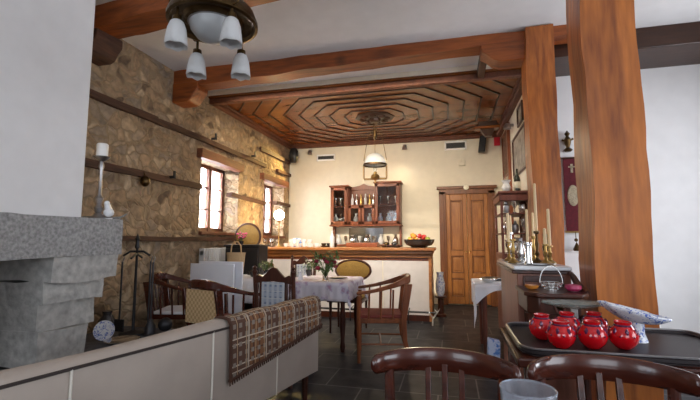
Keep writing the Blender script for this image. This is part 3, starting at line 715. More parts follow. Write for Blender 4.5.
MB().lathe([(.06, 0), (.12, .012), (.118, .016), (.001, .006)], n=28, sy=.7).build('rim', 'pewter', t)

# ------------------------------------------------------------------ white table, boards, basket, radiator, black cabinet
t = thing('small_table', 'dark table under the plain white cloth near the radiator', 'table', (-2.52, 4.78, 0))
MB().box(-.36, .28, -.22, .22, .71, .745).build('tabletop', 'darkwood', t)
for x in (-.32, .24):
    for y in (-.18, .18): MB().box(x - .02, x + .02, y - .02, y + .02, 0, .71).build('leg', 'darkwood', t)
tablecloth('white_tablecloth', -2.56, 4.78, .34, .24, .752, .30, 'cloth', 'plain white cloth on the table behind the cane armchair')
for i, (x0, y, z, lab) in enumerate([(-3.10, 4.36, .935, 'front white board standing behind the cane armchair'), (-3.02, 4.42, .96, 'rear white board showing above the front one')]):
    o = MB().box(0, .61, -.012, .012, 0, z).build('white_board', 'paper', bevel=.004); o.location = (x0, y, 0); o.rotation_euler = (0, 0, math.radians(-3)); tag(o, lab, 'board')
t = thing('straw_basket', 'straw handbag basket with loop handle on the white-clothed table', 'basket', (-2.72, 4.76, .757), 12)
bk = MB(); bk.lathe([(.07, 0), (.10, .02), (.125, .30), (.119, .30), (.095, .03), (.001, .01)], n=28, sy=.55)
bk.build('basket_body', 'wicker', t, uv=lambda co, n_: (math.atan2(co.y, co.x) * .12, co.z))
MB().tube([(-.07, 0, .28), (-.06, 0, .39), (-.02, 0, .44), (.02, 0, .44), (.06, 0, .39), (.07, 0, .28)], .009).build('handle', 'wicker', t)
def bunch(name, label, cat, loc, n_, sp, h, petal, pr, potr=.04, poth=.08, potm='darkdish', seed=1):
    t = thing(name, label, cat, loc); r_ = random.Random(seed)
    MB().lathe([(potr * .7, 0), (potr, poth), (potr * .9, poth), (.001, poth * .8)], n=16).build('pot', potm, t)
    s_, l_, f_ = MB(), MB(), MB()
    for i in range(n_):
        a = r_.uniform(0, 2 * PI); q_ = r_.uniform(.2, 1) * sp; z = poth + r_.uniform(.4, 1) * h; p = Vector((q_ * math.cos(a), q_ * math.sin(a), z))
        s_.tube([(0, 0, poth * .7), (p.x * .4, p.y * .4, z * .7), p], .002, 4)
        if i % 2 == 0 or not petal:
            for j in range(7):
                c = p + Vector((r_.uniform(-.025, .025), r_.uniform(-.025, .025), r_.uniform(-h * .4, .01))); d = Vector((r_.uniform(-1, 1), r_.uniform(-1, 1), r_.uniform(-.4, .7))).normalized() * .026
                w_ = d.cross(Vector((0, 0, 1))).normalized() * .010; l_.add([c - d, c + w_, c + d, c - w_], [(0, 1, 2, 3)])
        if petal: f_.ball(p, pr, 8, 5, .7)
    s_.build('stem', 'leaf', t)
    if l_.v: l_.build('leaf', 'leaf', t, smooth=False)
    if petal: f_.build('blossom', petal, t)
    return t
tag_ = bunch('potted_flowers', 'pot of bright pink flowers on the black cabinet above the basket', 'potted plant', (-2.92, 5.25, 1.155), 14, .07, .12, 'pinkpetal', .022, .035, .05, seed=4)
bunch('potted_fern', 'small green potted plant on the white-clothed table beyond the basket', 'potted plant', (-2.33, 4.84, .757), 16, .09, .12, None, 0, seed=5)
bunch('potted_herb', 'small green plant with pale blossoms at the table edge by the carved chair', 'potted plant', (-1.80, 5.0, .757), 14, .08, .13, 'whitepetal', .010, seed=6)
t = thing('teapot', 'small dark teapot on the white-clothed table', 'teapot', (-2.42, 4.68, .757), 20)
MB().lathe([(.03, 0), (.055, .03), (.05, .07), (.02, .09), (.02, .095)], n=18).build('teapot_body', 'darkdish', t)
MB().lathe([(.022, .09), (.012, .105), (.001, .115)], n=14).build('lid', 'darkdish', t)
MB().tube([(.045, 0, .04), (.08, 0, .06), (.09, 0, .085)], [.012, .008, .006]).build('spout', 'darkdish', t)
MB().tube([(-.04, 0, .075), (-.08, 0, .07), (-.075, 0, .03), (-.05, 0, .025)], .005).build('handle', 'darkdish', t)
tag(MB().prism([(-.07, 0), (.07, 0), (.05, .05), (.0, .07), (-.05, .045)], -.04, .04).xf(Matrix.Translation((-2.20, 4.66, .757))).build('white_napkin', 'cloth', bevel=.01), 'crumpled white napkin near the edge of the white-clothed table', 'napkin')

t = thing('radiator', 'white ribbed radiator under the first window', 'radiator', (XL + .02, 4.78, .15))
for i in range(12): MB().box(.03, .12, i * .055, i * .055 + .042, 0, .96).build('radiator_fin', 'radiator', t, bevel=.012)
MB().box(.05, .10, 0, .65, .04, .09).box(.05, .10, 0, .65, .87, .92).box(.05, .10, .05, .08, -.15, .04).box(.05, .10, .57, .60, -.15, .04).build('pipe', 'radiator', t)
t = thing('black_cabinet', 'low black cabinet standing beside the radiator under the pink flowers', 'cabinet', (-2.84, 5.27, 0))
MB().box(-.26, .26, -.14, .14, 0, 1.13).build('cabinet_body', 'black', t, bevel=.006)
MB().box(-.28, .28, -.16, .16, 1.13, 1.155).build('cabinet_top', 'black', t, bevel=.004)
for a, b in ((-.25, -.005), (.005, .25)):
    d = MB().box(a, b, -.155, -.14, .08, 1.10).build('door', 'black', t, bevel=.004)
    MB().ball(((a + b) / 2 + (.09 if a < 0 else -.09), -.165, .62), .012).build('knob', 'brass', d)

# ------------------------------------------------------------------ bar
BX1 = -.28
t = thing('bar_counter', 'long bar with wooden top and pale plastered front', 'bar', (0, 0, 0))
MB().box(XL + .01, BX1 - .02, 6.27, 6.85, 0, .95).build('front_panel', 'barplaster', t)
MB().box(XL + .01, BX1 + .05, 6.16, 6.92, 1.055, 1.10).build('countertop', 'bar', t, bevel=.008)
MB().box(XL + .01, BX1 + .02, 6.20, 6.88, 1.0, 1.055).box(XL + .01, BX1 - .0, 6.235, 6.86, .945, 1.0).build('moulding', 'bar', t, bevel=.012)
MB().box(XL + .01, BX1, 6.262, 6.27, .905, .945).build('lower_trim', 'cab', t, bevel=.004)
MB().box(BX1 - .045, BX1, 6.25, 6.86, 0, .945).build('end_post', 'bar', t, bevel=.005)
for x in (-2.5, -1.75, -1.03): MB().box(x - .006, x + .006, 6.262, 6.27, .08, .90).build('panel_joint', 'switch', t)
MB().box(XL + .01, BX1, 6.255, 6.27, 0, .09).build('skirting', 'darkwood', t)
t = thing('foot_rail', 'dark metal foot rail low along the bar front', 'foot rail', (0, 0, 0))
MB().tube([(-2.9, 6.05, .17), (BX1 + .08, 6.05, .17)], .014, 10).build('rail', 'iron', t)
for x in (-2.6, -1.5, -.62): MB().tube([(x, 6.05, 0), (x, 6.05, .17), (x, 6.25, .19)], .009, 8).build('bracket', 'iron', t)
tag(MB().tube([(-.27, 5.96, .002), (-.26, 5.97, .10), (-.20, 5.95, .19), (-.16, 5.96, .25)], [.012, .012, .008, .003], 6).tube([(-.26, 5.97, .10), (-.31, 5.95, .18), (-.30, 5.95, .25)], [.01, .008, .003], 6).tube([(-.20, 5.95, .19), (-.24, 5.95, .24)], [.006, .003], 6).build('forked_branch', 'rock'), 'pale forked branch on the floor at the bar end', 'branch')
t = thing('tall_vase', 'tall blue and white striped vase on a dark stand beside the bar end', 'vase', (-.17, 6.75, 0))
MB().lathe([(.09, 0), (.09, .03), (.05, .05), (.045, .28), (.09, .30), (.09, .32)], n=16).build('vase_stand', 'darkwood', t)
MB().lathe([(.04, .32), (.07, .38), (.075, .52), (.05, .64), (.06, .70), (.052, .70), (.04, .6)], n=20).build('vase_body', 'blueporc', t)

ZB = 1.10
t = thing('globe_lamp', 'lit white globe lamp on a brass stem standing on the bar', 'lamp', (-2.86, 6.42, ZB))
MB().lathe([(.06, 0), (.06, .01), (.015, .03), (.009, .05), (.009, .43), (.03, .45), (.03, .47)]).build('lamp_base', 'brassbright', t)
MB().ball((0, 0, .55), .092, 24, 14).build('lamp_shade', 'globe', t)
g = 'glasses on the bar'
gl = tag(MB().lathe([(.028, 0), (.030, .004), (.006, .012), (.006, .06), (.03, .09), (.034, .15), (.032, .15), (.028, .09), (.001, .065)], n=14).build('wine_glass', 'glass'), '', 'glass', g)
spots = [(-3.26, 6.4), (-3.18, 6.52), (-3.10, 6.38), (-3.04, 6.55), (-2.98, 6.40), (-2.99, 6.66), (-3.15, 6.68)]
for i, (x, y) in enumerate(spots):
    o = gl if i == 0 else gl.copy()
    if i: COL.objects.link(o)
    o.location = (x, y, ZB); o['label'] = 'small clear stemmed glass in the cluster at the wall end of the bar'
cu = thing('coffee_cup', '', 'cup', (0, 0, 0), 0, 'white cups piled on the bar')
MB().lathe([(.02, 0), (.038, .03), (.042, .065), (.039, .065), (.034, .03), (.001, .01)], n=16).build('cup_bowl', 'porcelain', cu)
MB().tube([(.038, 0, .052), (.062, 0, .05), (.06, 0, .024), (.036, 0, .02)], .005, 6).build('handle', 'porcelain', cu)
k = 0; rr = random.Random(9)
for lvl, cnt, x0 in ((0, 6, -2.70), (1, 4, -2.60), (0, 5, -2.66)):
    for i in range(cnt):
        loc = (x0 + i * .108, (6.36 if k < 10 else 6.50) + rr.uniform(-.006, .006), ZB + lvl * .066)
        lb = ['white cup in the front row of the pile on the bar', 'white cup on the upper layer of the pile on the bar', 'white cup in the back row of the pile on the bar'][0 if k < 6 else 1 if k < 10 else 2]
        if k == 0: cu.location = loc; cu['label'] = lb; cu.rotation_euler = (0, 0, .5)
        else: dup(cu, loc, rr.uniform(0, 360), lb)
        k += 1
t = thing('blue_packet', 'small blue and white packet standing behind the cups on the bar', 'packet', (-2.62, 6.64, ZB))
MB().prism([(-.09, 0), (.09, 0), (.09, .13), (.05, .15), (-.05, .15), (-.09, .13)], -.03, .03).build('wrapper', 'bluebag', t, bevel=.006)
def dish(name, label, cat, loc, prof, mat, **kw): return tag(MB().lathe(prof, loc, 24, **kw).build(name, mat), label, cat)
dish('dark_tray', 'low dark oval tray on the bar right of the cups', 'tray', (-1.99, 6.52, ZB), [(.12, 0), (.16, .02), (.155, .024), (.001, .008)], 'darkdish', sy=.6)
for i, (x, y, lab) in enumerate([(-2.08, 6.52, 'small brown bowl on the left of the oval bar tray'), (-1.98, 6.50, 'small brown bowl in the middle of the oval bar tray'), (-1.89, 6.54, 'small brown bowl on the right of the oval bar tray')]):
    tag(MB().lathe([(.02, 0), (.04, .03), (.045, .055), (.04, .055), (.001, .015)], (x, y, ZB + .012), 14).build('small_bowl', ['brass', 'darkdish', 'brass'][i]), lab, 'bowl')
t = thing('water_bottle', 'clear bottle standing on the bar in front of the mirror shelf', 'bottle', (-1.885, 6.36, ZB))
MB().lathe([(.035, 0), (.038, .01), (.038, .17), (.015, .215), (.013, .25), (.010, .25), (.034, .165), (.034, .012), (.001, .012)], n=20).build('bottle_glass', 'frost', t)
MB().lathe([(.016, .25), (.016, .275), (.001, .277)], n=14).build('cap', 'porcelain', t)
dish('flat_dish', 'wide flat dark dish on the bar near the fruit bowl', 'dish', (-.92, 6.45, ZB), [(.14, 0), (.19, .03), (.185, .034), (.001, .01)], 'darkdish', sy=.6)
for i, (x, m_, lab) in enumerate([(-1.0, 'brass', 'rounded brown loaf on the left of the flat dark dish'), (-.87, 'darkdish', 'rounded dark loaf on the right of the flat dark dish')]):
    tag(MB().ball((x, 6.45, ZB + .06), .05, sz=.6).build('loaf', m_), lab, 'food')
tag(MB().box(-1.72, -1.18, 6.62, 6.86, ZB, ZB + .075).build('till_drawer', 'cab', bevel=.01), 'low reddish wooden box on the bar under the mirror shelf', 'box')
t = thing('fruit_bowl', 'large black bowl heaped with fruit at the end of the bar', 'bowl', (-.48, 6.50, ZB))
MB().lathe([(.12, 0), (.13, .015), (.20, .04), (.235, .09), (.245, .13), (.23, .13), (.19, .07), (.001, .03)], n=32).build('bowl_body', 'darkdish', t)
frs = [(-.13, -.05, .10, 'orange'), (-.03, -.10, .10, 'orange'), (.07, -.06, .10, 'apple'), (-.08, .06, .10, 'greenfruit'), (.04, .06, .10, 'orange'), (.13, .03, .10, 'greenfruit'), (-.15, .04, .12, 'greenfruit'), (-.07, -.02, .165, 'orange'), (.01, -.01, .17, 'apple'), (-.10, .03, .18, 'orange'), (.08, .0, .155, 'apple'), (.14, -.06, .12, 'greenfruit')]
nm = {'orange': 'orange', 'apple': 'apple', 'greenfruit': 'pear'}
wh = {0: 'orange at the front left of the fruit bowl', 1: 'orange at the front middle of the fruit bowl', 2: 'red apple at the front right of the fruit bowl', 3: 'green pear at the back left of the fruit bowl', 4: 'orange at the back of the fruit bowl', 5: 'green pear at the right rim of the fruit bowl', 6: 'green pear on the left rim of the fruit bowl', 7: 'orange on top of the fruit heap in front', 8: 'red apple topmost in the fruit bowl', 9: 'orange high on the left of the fruit heap', 10: 'red apple high on the right of the fruit heap', 11: 'green pear at the front right rim of the bowl'}
for i, (x, y, z, c) in enumerate(frs):
    tag(MB().lathe([(.001, -.038), (.025, -.034), (.042, -.008), (.036, .022), (.016, .038), (.004, .032)], (-.48 + x, 6.50 + y, ZB + z + .012), 14).build(nm[c], c), wh[i], 'fruit', 'fruit in the black bowl')

# ------------------------------------------------------------------ wall cabinet over the bar
CX0, CX1, Y0 = -2.32, -.92, 7.70
t = thing('wall_cabinet', 'reddish wooden wall cabinet with glazed doors above the bar', 'cabinet', (0, 0, 0))
SEC = [(CX0, -1.96, 1.52, 2.28), (-1.42, CX1, 1.52, 2.33)]
mb = MB()
for a, b, z0, z1 in SEC:
    mb.box(a, b, Y0 + .0, YF - .0, z0, z0 + .03).box(a, b, Y0, YF, z1 - .03, z1).box(a, a + .03, Y0, YF, z0, z1).box(b - .03, b, Y0, YF, z0, z1).box(a, b, YF - .02, YF, z0, z1)
mb.box(-1.96, -1.42, Y0 + .03, YF, 1.52, 1.55).box(-1.96, -1.42, Y0 + .03, YF, 1.90, 1.92).box(-1.96, -1.42, YF - .02, YF, 1.52, 2.30)
mb.build('carcass', 'cab', t, bevel=.005)
MB().box(CX0 - .03, -1.94, Y0 - .03, YF, 2.28, 2.315).box(-1.44, CX1 + .03, Y0 - .03, YF, 2.33, 2.365).build('cornice', 'cab', t, bevel=.012)
pd = MB().prism([(-1.96, 2.24), (-1.42, 2.24), (-1.42, 2.30), (-1.60, 2.33), (-1.69, 2.37), (-1.78, 2.33), (-1.96, 2.30)], YF - .04, YF - .02); pd.build('crest', 'cab', t, bevel=.004)
def gdoor(a, b, z0, z1, y, par, mat='cab', glassmat='glass'):
    w = .055; m_ = MB()
    m_.box(a, a + w, y - .02, y, z0, z1).box(b - w, b, y - .02, y, z0, z1).box(a, b, y - .02, y, z0, z0 + w).box(a, b, y - .02, y, z1 - w, z1)
    d = m_.build('door', mat, par, bevel=.005)
    MB().box(a + w, b - w, y - .012, y - .008, z0 + w, z1 - w).build('glass_pane', glassmat, d, smooth=False)
    MB().ball((b - w / 2, y - .03, (z0 + z1) / 2), .01, 8, 6).build('knob', 'brassbright', d)
gdoor(CX0 + .015, -1.975, 1.535, 2.265, Y0, t); gdoor(-1.405, CX1 - .015, 1.535, 2.315, Y0, t)
gdoor(-1.955, -1.695, 1.53, 1.90, Y0 + .03, t); gdoor(-1.685, -1.425, 1.53, 1.90, Y0 + .03, t)
MB().box(CX0 + .03, -1.99, Y0 + .03, YF - .02, 1.88, 1.895).box(-1.39, CX1 - .03, Y0 + .03, YF - .02, 1.90, 1.915).build('inner_shelf', 'cab', t)
MB().box(CX0 - .02, CX1 + .02, Y0 - .01, YF, 1.49, 1.52).box(CX0 + .0, CX0 + .04, Y0 + .16, YF, 1.12, 1.49).box(CX1 - .04, CX1, Y0 + .16, YF, 1.12, 1.49).box(CX0, CX1, Y0 + .1, YF, 1.10, 1.13).build('lower_shelf', 'cab', t, bevel=.006)
MB().box(-2.0, -1.30, YF - .03, YF - .015, 1.17, 1.46).build('mirror', 'mirror', t)
# things displayed in the cabinet
def disp(name, label, cat, loc, prof, mat, grp='ware in the wall cabinet', n=12): return tag(MB().lathe(prof, loc, n).build(name, mat), label, cat, grp)
GP = [(.03, 0), (.03, .005), (.007, .02), (.007, .06), (.032, .10), (.036, .17), (.033, .17), (.001, .07)]
BP = [(.03, 0), (.03, .12), (.012, .16), (.012, .22), (.001, .225)]
VP = [(.03, 0), (.055, .05), (.05, .11), (.02, .16), (.03, .2), (.001, .19)]
for i, x in enumerate((-2.25, -2.14, -2.04)):
    disp('display_goblet', 'silvery goblet on the %s of the left glazed compartment' % ['upper shelf, left side,', 'upper shelf, middle,', 'upper shelf, right side,'][i], 'goblet', (x, 7.84, 1.897), GP, 'silver')
    disp('display_vase', 'pale vase on the lower shelf, %s, of the left glazed compartment' % ['left side', 'middle', 'right side'][i], 'vase', (x, 7.84, 1.552), VP, ['porcelain', 'silver', 'porcelain'][i])
for i, x in enumerate((-1.33, -1.17, -1.02)):
    disp('display_goblet', 'silvery goblet on the upper shelf, %s, of the right glazed compartment' % ['left side', 'middle', 'right side'][i], 'goblet', (x, 7.84, 1.917), GP, 'silver')
    disp('display_vase', 'blue and white vase on the lower shelf, %s, of the right glazed compartment' % ['left side', 'middle', 'right side'][i], 'vase', (x, 7.84, 1.552), VP, 'blueporc')
for i, x in enumerate((-1.83, -1.55)):
    disp('display_vase', 'pale vase behind the %s small glazed door' % ['left', 'right'][i], 'vase', (x, 7.86, 1.552), VP, 'porcelain')
for i, x in enumerate((-1.90, -1.81, -1.72, -1.63, -1.54, -1.47)):
    disp('liqueur_bottle', ['clear bottle leftmost on the open cabinet shelf', 'clear bottle second on the open cabinet shelf', 'brass-coloured bottle third on the open cabinet shelf', 'clear bottle fourth on the open cabinet shelf', 'brass-coloured bottle fifth on the open cabinet shelf', 'clear bottle rightmost on the open cabinet shelf'][i], 'bottle', (x, 7.84, 1.922), BP, ['frost', 'silver', 'brassbright', 'frost', 'brassbright', 'silver'][i], 'bottles on the open cabinet shelf')
for i in range(9):
    x = -2.2 + .145 * i
    disp('shelf_glass', 'upside-down style glassware in the row before the mirror', 'glass', (x, 7.9, 1.132), GP if i % 2 else VP, 'silver' if i % 3 else 'frost', 'glassware before the mirror')
for o in [o for o in COL.objects if o.name.startswith('shelf_glass')]:
    i = [p.name for p in COL.objects if p.name.startswith('shelf_glass')].index(o.name); o['label'] = '%s before the mirror, %s in the row from the stone wall side' % ('stemmed goblet' if i % 2 else 'bulbous small vase', ['first', 'second', 'third', 'fourth', 'fifth', 'sixth', 'seventh', 'eighth', 'ninth'][i])

# ------------------------------------------------------------------ far wall fixtures and door
fr = MB()
for a, b, z0, z1 in ((-.19, -.06, 0, 2.16), (.71, .84, 0, 2.16), (-.19, .84, 2.10, 2.20)): fr.box(a, b, YF - .06, YF, z0, z1)
fr.box(-.23, .88, YF - .09, YF, 2.20, 2.255)
fr.box(-.15, -.10, YF - .075, YF - .06, 0, 2.1).box(.75, .80, YF - .075, YF - .06, 0, 2.1)
door = struct(fr.build('door_1', 'doorframe', bevel=.01), 'double panelled wooden door in the far wall')
for s_, (a, b) in enumerate(((-.06, .322), (.328, .71))):
    m_ = MB(); y0, y1 = YF - .045, YF - .01; w = .075
    m_.box(a, a + w, y0, y1, .02, 2.1).box(b - w, b, y0, y1, .02, 2.1)
    for z0, z1 in ((.02, .16), (.50, .60), (.92, 1.02), (1.98, 2.10)): m_.box(a + w, b - w, y0, y1, z0, z1)
    lf_ = m_.build('door_leaf', 'door', door, bevel=.008)
    for z0, z1 in ((.16, .50), (.60, .92), (1.02, 1.98)):
        MB().box(a + w, b - w, y0 + .018, y1, z0, z1).box(a + w + .04, b - w - .04, y0 + .006, y0 + .02, z0 + .04, z1 - .04).build('door_panel', 'door', lf_, bevel=.007)
        q_ = MB()
        for c_ in ((a + w, a + w + .016, z0, z1), (b - w - .016, b - w, z0, z1), (a + w, b - w, z0, z0 + .016), (a + w, b - w, z1 - .016, z1)): q_.box(c_[0], c_[1], y0 - .006, y0 + .02, c_[2], c_[3])
        q_.build('panel_shade_moulding', 'doorframe', lf_, bevel=.004)  # darker wood on these mouldings imitates shade along the panel bevels
    MB().ball((b - .03 if s_ == 0 else a + .03, YF - .06, 1.0), .018, 10, 7).build('door_handle', 'brassbright', lf_)
MB().lathe([(.05, 0), (.04, .01), (.001, .014)], (.325, YF - .09, 2.225), 16, sy=1, rot=Matrix.Rotation(PI / 2, 3, 'X')).build('door_plaque', 'labelpaper', door)
def vent(label, x0, x1, z0, z1):
    t = thing('wall_vent', label, 'vent', (0, 0, 0), 0)
    m_ = MB().box(x0, x1, YF - .02, YF, z0, z0 + .035).box(x0, x1, YF - .02, YF, z1 - .035, z1).box(x0, x0 + .03, YF - .02, YF, z0, z1).box(x1 - .03, x1, YF - .02, YF, z0, z1)
    m_.build('vent_frame', 'ventwhite', t, bevel=.004)
    MB().box(x0 + .03, x1 - .03, YF - .006, YF, z0 + .035, z1 - .035).build('vent_backing', 'ventdark', t)
    for k in range(5):
        z = z0 + .05 + (z1 - z0 - .1) * k / 4; MB().box(x0 + .03, x1 - .03, YF - .016, YF - .008, z - .003, z + .003).build('vent_slat', 'ventdark', t)
vent('white framed air vent high on the far wall near the stone wall', -2.72, -2.31, 2.89, 3.03)
vent('white framed air vent high on the far wall above the door', -.06, .36, 2.98, 3.16)
tag(MB().box(.20, .32, YF - .04, YF, 2.66, 2.78).box(.24, .28, YF - .05, YF - .04, 2.74, 2.80).build('wall_switch_box', 'switch', bevel=.008), 'small ivory box on the wall between vent and door', 'switch box')
for x, lab in ((-2.85, 'small round grey spotlight high on the far wall left of the vent'), (-.84, 'small round grey spotlight high on the far wall right of the hanging lamp')):
    t = thing('wall_spotlight', lab, 'spotlight', (x, YF - .02, 3.10)); MB().box(-.03, .03, -.02, .02, .0, .03).build('bracket', 'pewter', t)
    MB().lathe([(.03, .0), (.045, -.05), (.05, -.09), (.04, -.09), (.001, -.03)], (0, -.06, .02), 14).build('lamp_head', 'pewter', t)
def speaker(label, loc, rz, s=1.):
    t = thing('wall_speaker', label, 'speaker', loc, rz)
    MB().lathe([(.001, -.16), (.07, -.15), (.10, -.08), (.10, .08), (.07, .15), (.001, .16)], n=18, sy=.75).xf(Matrix.Scale(s, 4)).build('speaker_case', 'black', t)
    MB().lathe([(.06, 0), (.055, .01), (.001, .0)], (0, -.075 * s, -.02), 18, rot=Matrix.Rotation(PI / 2, 3, 'X')).build('speaker_cone', 'ventdark', t)
    MB().tube([(0, .06, .05), (0, .13, .12)], .012).build('bracket', 'iron', t)
speaker('rounded black speaker under the timber ceiling in the stone wall corner', (-3.17, 7.80, 3.0), -20)
t = thing('wall_speaker', 'black angled box speaker on the far wall beside the red sign', 'speaker', (.63, 7.84, 3.03), 0)
MB().prism([(-.07, -.15), (.05, -.15), (.09, .15), (-.03, .15)], -.07, .07).build('speaker_case', 'black', t, bevel=.012)
MB().tube([(0, .05, .02), (0, .16, .02)], .015).build('bracket', 'iron', t)
t = thing('ceiling_console', 'projecting wooden console block under the timber ceiling', 'console', (.60, 6.75, 3.02))
MB().box(-.17, .22, -.1, .1, .0, .04).build('console_shelf', 'ceilwood', t, bevel=.01)
MB().prism([(-.08, 0), (.14, 0), (.14, -.0), (.10, -.12), (-.0, -.12)], -.06, .06).box(-.1, .18, -.07, .07, .04, .12).build('console_bracket', 'ceildark', t, bevel=.006)
tag(MB().box(.865, .975, YF - .04, YF, 3.02, 3.20).build('red_sign', 'redsign', bevel=.006), 'small plain red box high in the corner by the right wall', 'sign')
t = thing('wall_spotlight', 'small grey spotlight on the right wall below the ceiling', 'spotlight', (.93, 6.5, 2.98), 90); MB().box(-.03, .03, -.07, 0, .0, .03).build('bracket', 'pewter', t)
MB().lathe([(.03, .0), (.055, -.04), (.06, -.09), (.05, -.09), (.001, -.03)], (0, .02, .05), 14).build('lamp_head', 'pewter', t)
# framed things on the right wall
def framed(label, y0, y1, z0, z1, mat, fm='darkwood'):
    t = thing('picture_frame', label, 'picture', (0, 0, 0)); w = .035; m_ = MB()
    for a, b, c, d in ((y0, y1, z0, z0 + w), (y0, y1, z1 - w, z1), (y0, y0 + w, z0, z1), (y1 - w, y1, z0, z1)): m_.box(XR - .03, XR, a, b, c, d)
    m_.build('frame', fm, t, bevel=.006); MB().box(XR - .012, XR, y0 + w, y1 - w, z0 + w, z1 - w).build('picture', mat, t)
framed('small framed picture highest on the right wall', 5.62, 6.02, 2.82, 3.10, 'print'); framed('large framed dark picture on the right wall above the bottle', 5.48, 6.55, 2.16, 2.76, 'print')
framed('tall carved wooden panel on the right wall near the far corner', 7.05, 7.75, 2.32, 3.12, 'printdark', 'cab')
struct(MB().box(XR - .05, XR, 6.86, 6.95, 0, 3.15).build('trim_20', 'cab', bevel=.008), 'vertical wooden strip on the right wall')

# hutch with silverware
t = thing('display_hutch', 'reddish open display hutch holding silverware against the right wall', 'cabinet', (0, 0, 0))
HX0, HX1, HY0, HY1 = .63, .985, 5.35, 6.05
mb = MB().box(HX0, HX1, HY0, HY1, 0, 1.05)
mb.build('lower_cabinet', 'redwood', t, bevel=.008)
for x in (HX0, HX1 - .03):
    for y in (HY0, HY1 - .03): MB().box(x, x + .03, y, y + .03, 1.05, 1.80).build('corner_post', 'redwood', t, bevel=.004)
for z in (1.30, 1.55): MB().box(HX0, HX1, HY0, HY1, z - .008, z + .008).build('shelf', 'redwood', t)
MB().box(HX0 - .03, HX1, HY0 - .03, HY1 + .03, 1.80, 1.835).box(HX0 - .015, HX1, HY0 - .015, HY1, 1.71, 1.80).build('hutch_top', 'redwood', t, bevel=.01)
MB().box(HX1 - .012, HX1, HY0, HY1, 1.05, 1.8).build('back_panel', 'redwood', t)
rr = random.Random(5); kinds = [('silver_goblet', 'goblet', GP, 'silver'), ('silver_jug', 'jug', VP, 'silver'), ('lidded_jar', 'jar', [(.03, 0), (.045, .04), (.04, .1), (.02, .12), (.02, .14), (.001, .16)], 'pewter')]
names = ['beside the door-side post', 'in the middle', 'beside the wall-side post']
for zi, z in enumerate((1.052, 1.31, 1.56)):
    for i in range(3):
        for r_ in range(1):
            nme, ct, pf, mt = kinds[(zi + i) % 3]
            tag(MB().lathe(pf, (.71 + .10 * i, 5.45, z), 12).build(nme, mt), '%s %s on the %s shelf of the hutch, front row' % (nme.replace('_', ' '), names[i], ['bottom', 'middle', 'top'][zi]), ct, 'silverware in the hutch')
t = thing('wine_bottle', 'dark wine bottle with pale label on top of the hutch', 'bottle', (.87, 5.55, 1.836))
MB().lathe([(.037, 0), (.04, .01), (.04, .17), (.034, .20), (.014, .235), (.013, .31), (.001, .312)], n=20).build('bottle_glass', 'bottle', t)
MB().lathe([(.0405, .05), (.0405, .14)], n=20, cap=False).build('label', 'labelpaper', t)
t = thing('glass_carafe', 'pale ribbed glass carafe on top of the hutch beside the bottle', 'carafe', (.72, 5.45, 1.836))
MB().lathe([(.04, 0), (.06, .05), (.035, .11), (.06, .15), (.055, .15), (.001, .02)], n=16).build('carafe_body', 'frost', t)

# vestment-like banner
t = thing('velvet_banner', 'narrow crimson velvet banner with gold oval on the white wall', 'banner', (1.36, YP - .03, 0))
MB().box(-.085, .085, -.01, .0, 1.32, 2.14).build('banner_cloth', 'redtextile', t)
MB().tube([(-.12, -.01, 2.15), (.12, -.01, 2.15)], .012).ball((-.12, -.01, 2.15), .02, 8, 6).ball((.12, -.01, 2.15), .02, 8, 6).build('top_rod', 'darkwood', t)
MB().tube([(-.10, -.01, 1.31), (.10, -.01, 1.31)], .01).build('bottom_rod', 'brassbright', t)
ov = MB(); ov.lathe([(.001, .01), (.9, .008), (1, 0)], n=24, cap=False); ov.v = [(p[0] * .06, -.012 - p[2], 1.72 + p[1] * .12) for p in ov.v]; ov.build('gold_oval', 'goldthread', t)
ov = MB().box(-.012, .012, -.014, -.01, 1.98, 2.08).box(-.035, .035, -.014, -.01, 2.04, 2.055); ov.build('gold_cross', 'goldthread', t)
MB().ball((0, -.03, 1.22), .02, 8, 6).tube([(0, -.02, 1.31), (0, -.03, 1.22)], .004).lathe([(.001, 1.20), (.04, 1.12), (.03, 1.09)], (0, -.04, 0), 10).build('bottom_tassel', 'brass', t)
t = thing('wall_figure', 'small dark metal wall ornament above the crimson banner', 'ornament', (1.33, YP - .05, 2.22))
MB().lathe([(.03, 0), (.05, .02), (.02, .05), (.035, .10), (.04, .14), (.015, .18), (.03, .21), (.001, .25)], n=12).tube([(0, 0, .1), (0, .05, .1)], .01).tube([(-.06, 0, .14), (0, 0, .12), (.06, 0, .15)], .012).build('body', 'brass', t)
struct(MB().prism([(4.3, 0), (4.98, 0), (4.98, 1.10), (4.62, 1.10)], 1.12, 1.9, 'YZ').build('wall_ledge', 'white', bevel=.02), 'low white plaster ledge behind the timber post')

# ------------------------------------------------------------------ side table with white cloth on the right
t = thing('side_table', 'small dark table under a white cloth beyond the right cabinet', 'table', (.56, 4.85, 0))
MB().box(-.30, .22, -.30, .30, .71, .745).build('tabletop', 'redwood', t)
for x in (-.22, .18):
    for y in (-.26, .26): MB().lathe([(.02, 0), (.026, .3), (.03, .71)], (x, y, 0), 10).build('leg', 'redwood', t)
mb = MB()
def scf(u, v):
    x = -.31 - .24 + u * (.55 + .24 + .0); y = -.32 - .24 + v * (.64 + .24); ox = max(0, -.31 - x); oy = max(0, -.32 - y)
    X = max(-.31, x); Y = max(-.32, y); d = ox + oy * (1 if ox < .01 else 1)
    d2 = oy * (1.25 - 1.0 * min(1, abs((x + .06) / .30 - 0) < 1 and 1 - abs((x + .06) / .30) ** 2 or 0)) if ox < .001 else ox + oy * .9
    return (.56 + X - .012 * math.sin(y * 20) * (ox > 0) - .008 * (ox > 0), 4.85 + Y - .010 * (oy > 0) - .012 * math.sin(x * 24) * min(1, oy * 20), .752 - d2)
mb.grid(40, 40, scf); tag(mb.build('corner_tablecloth', 'cloth', solid=.004, angle=80), 'white cloth hanging in points over the small right-hand table', 'tablecloth')
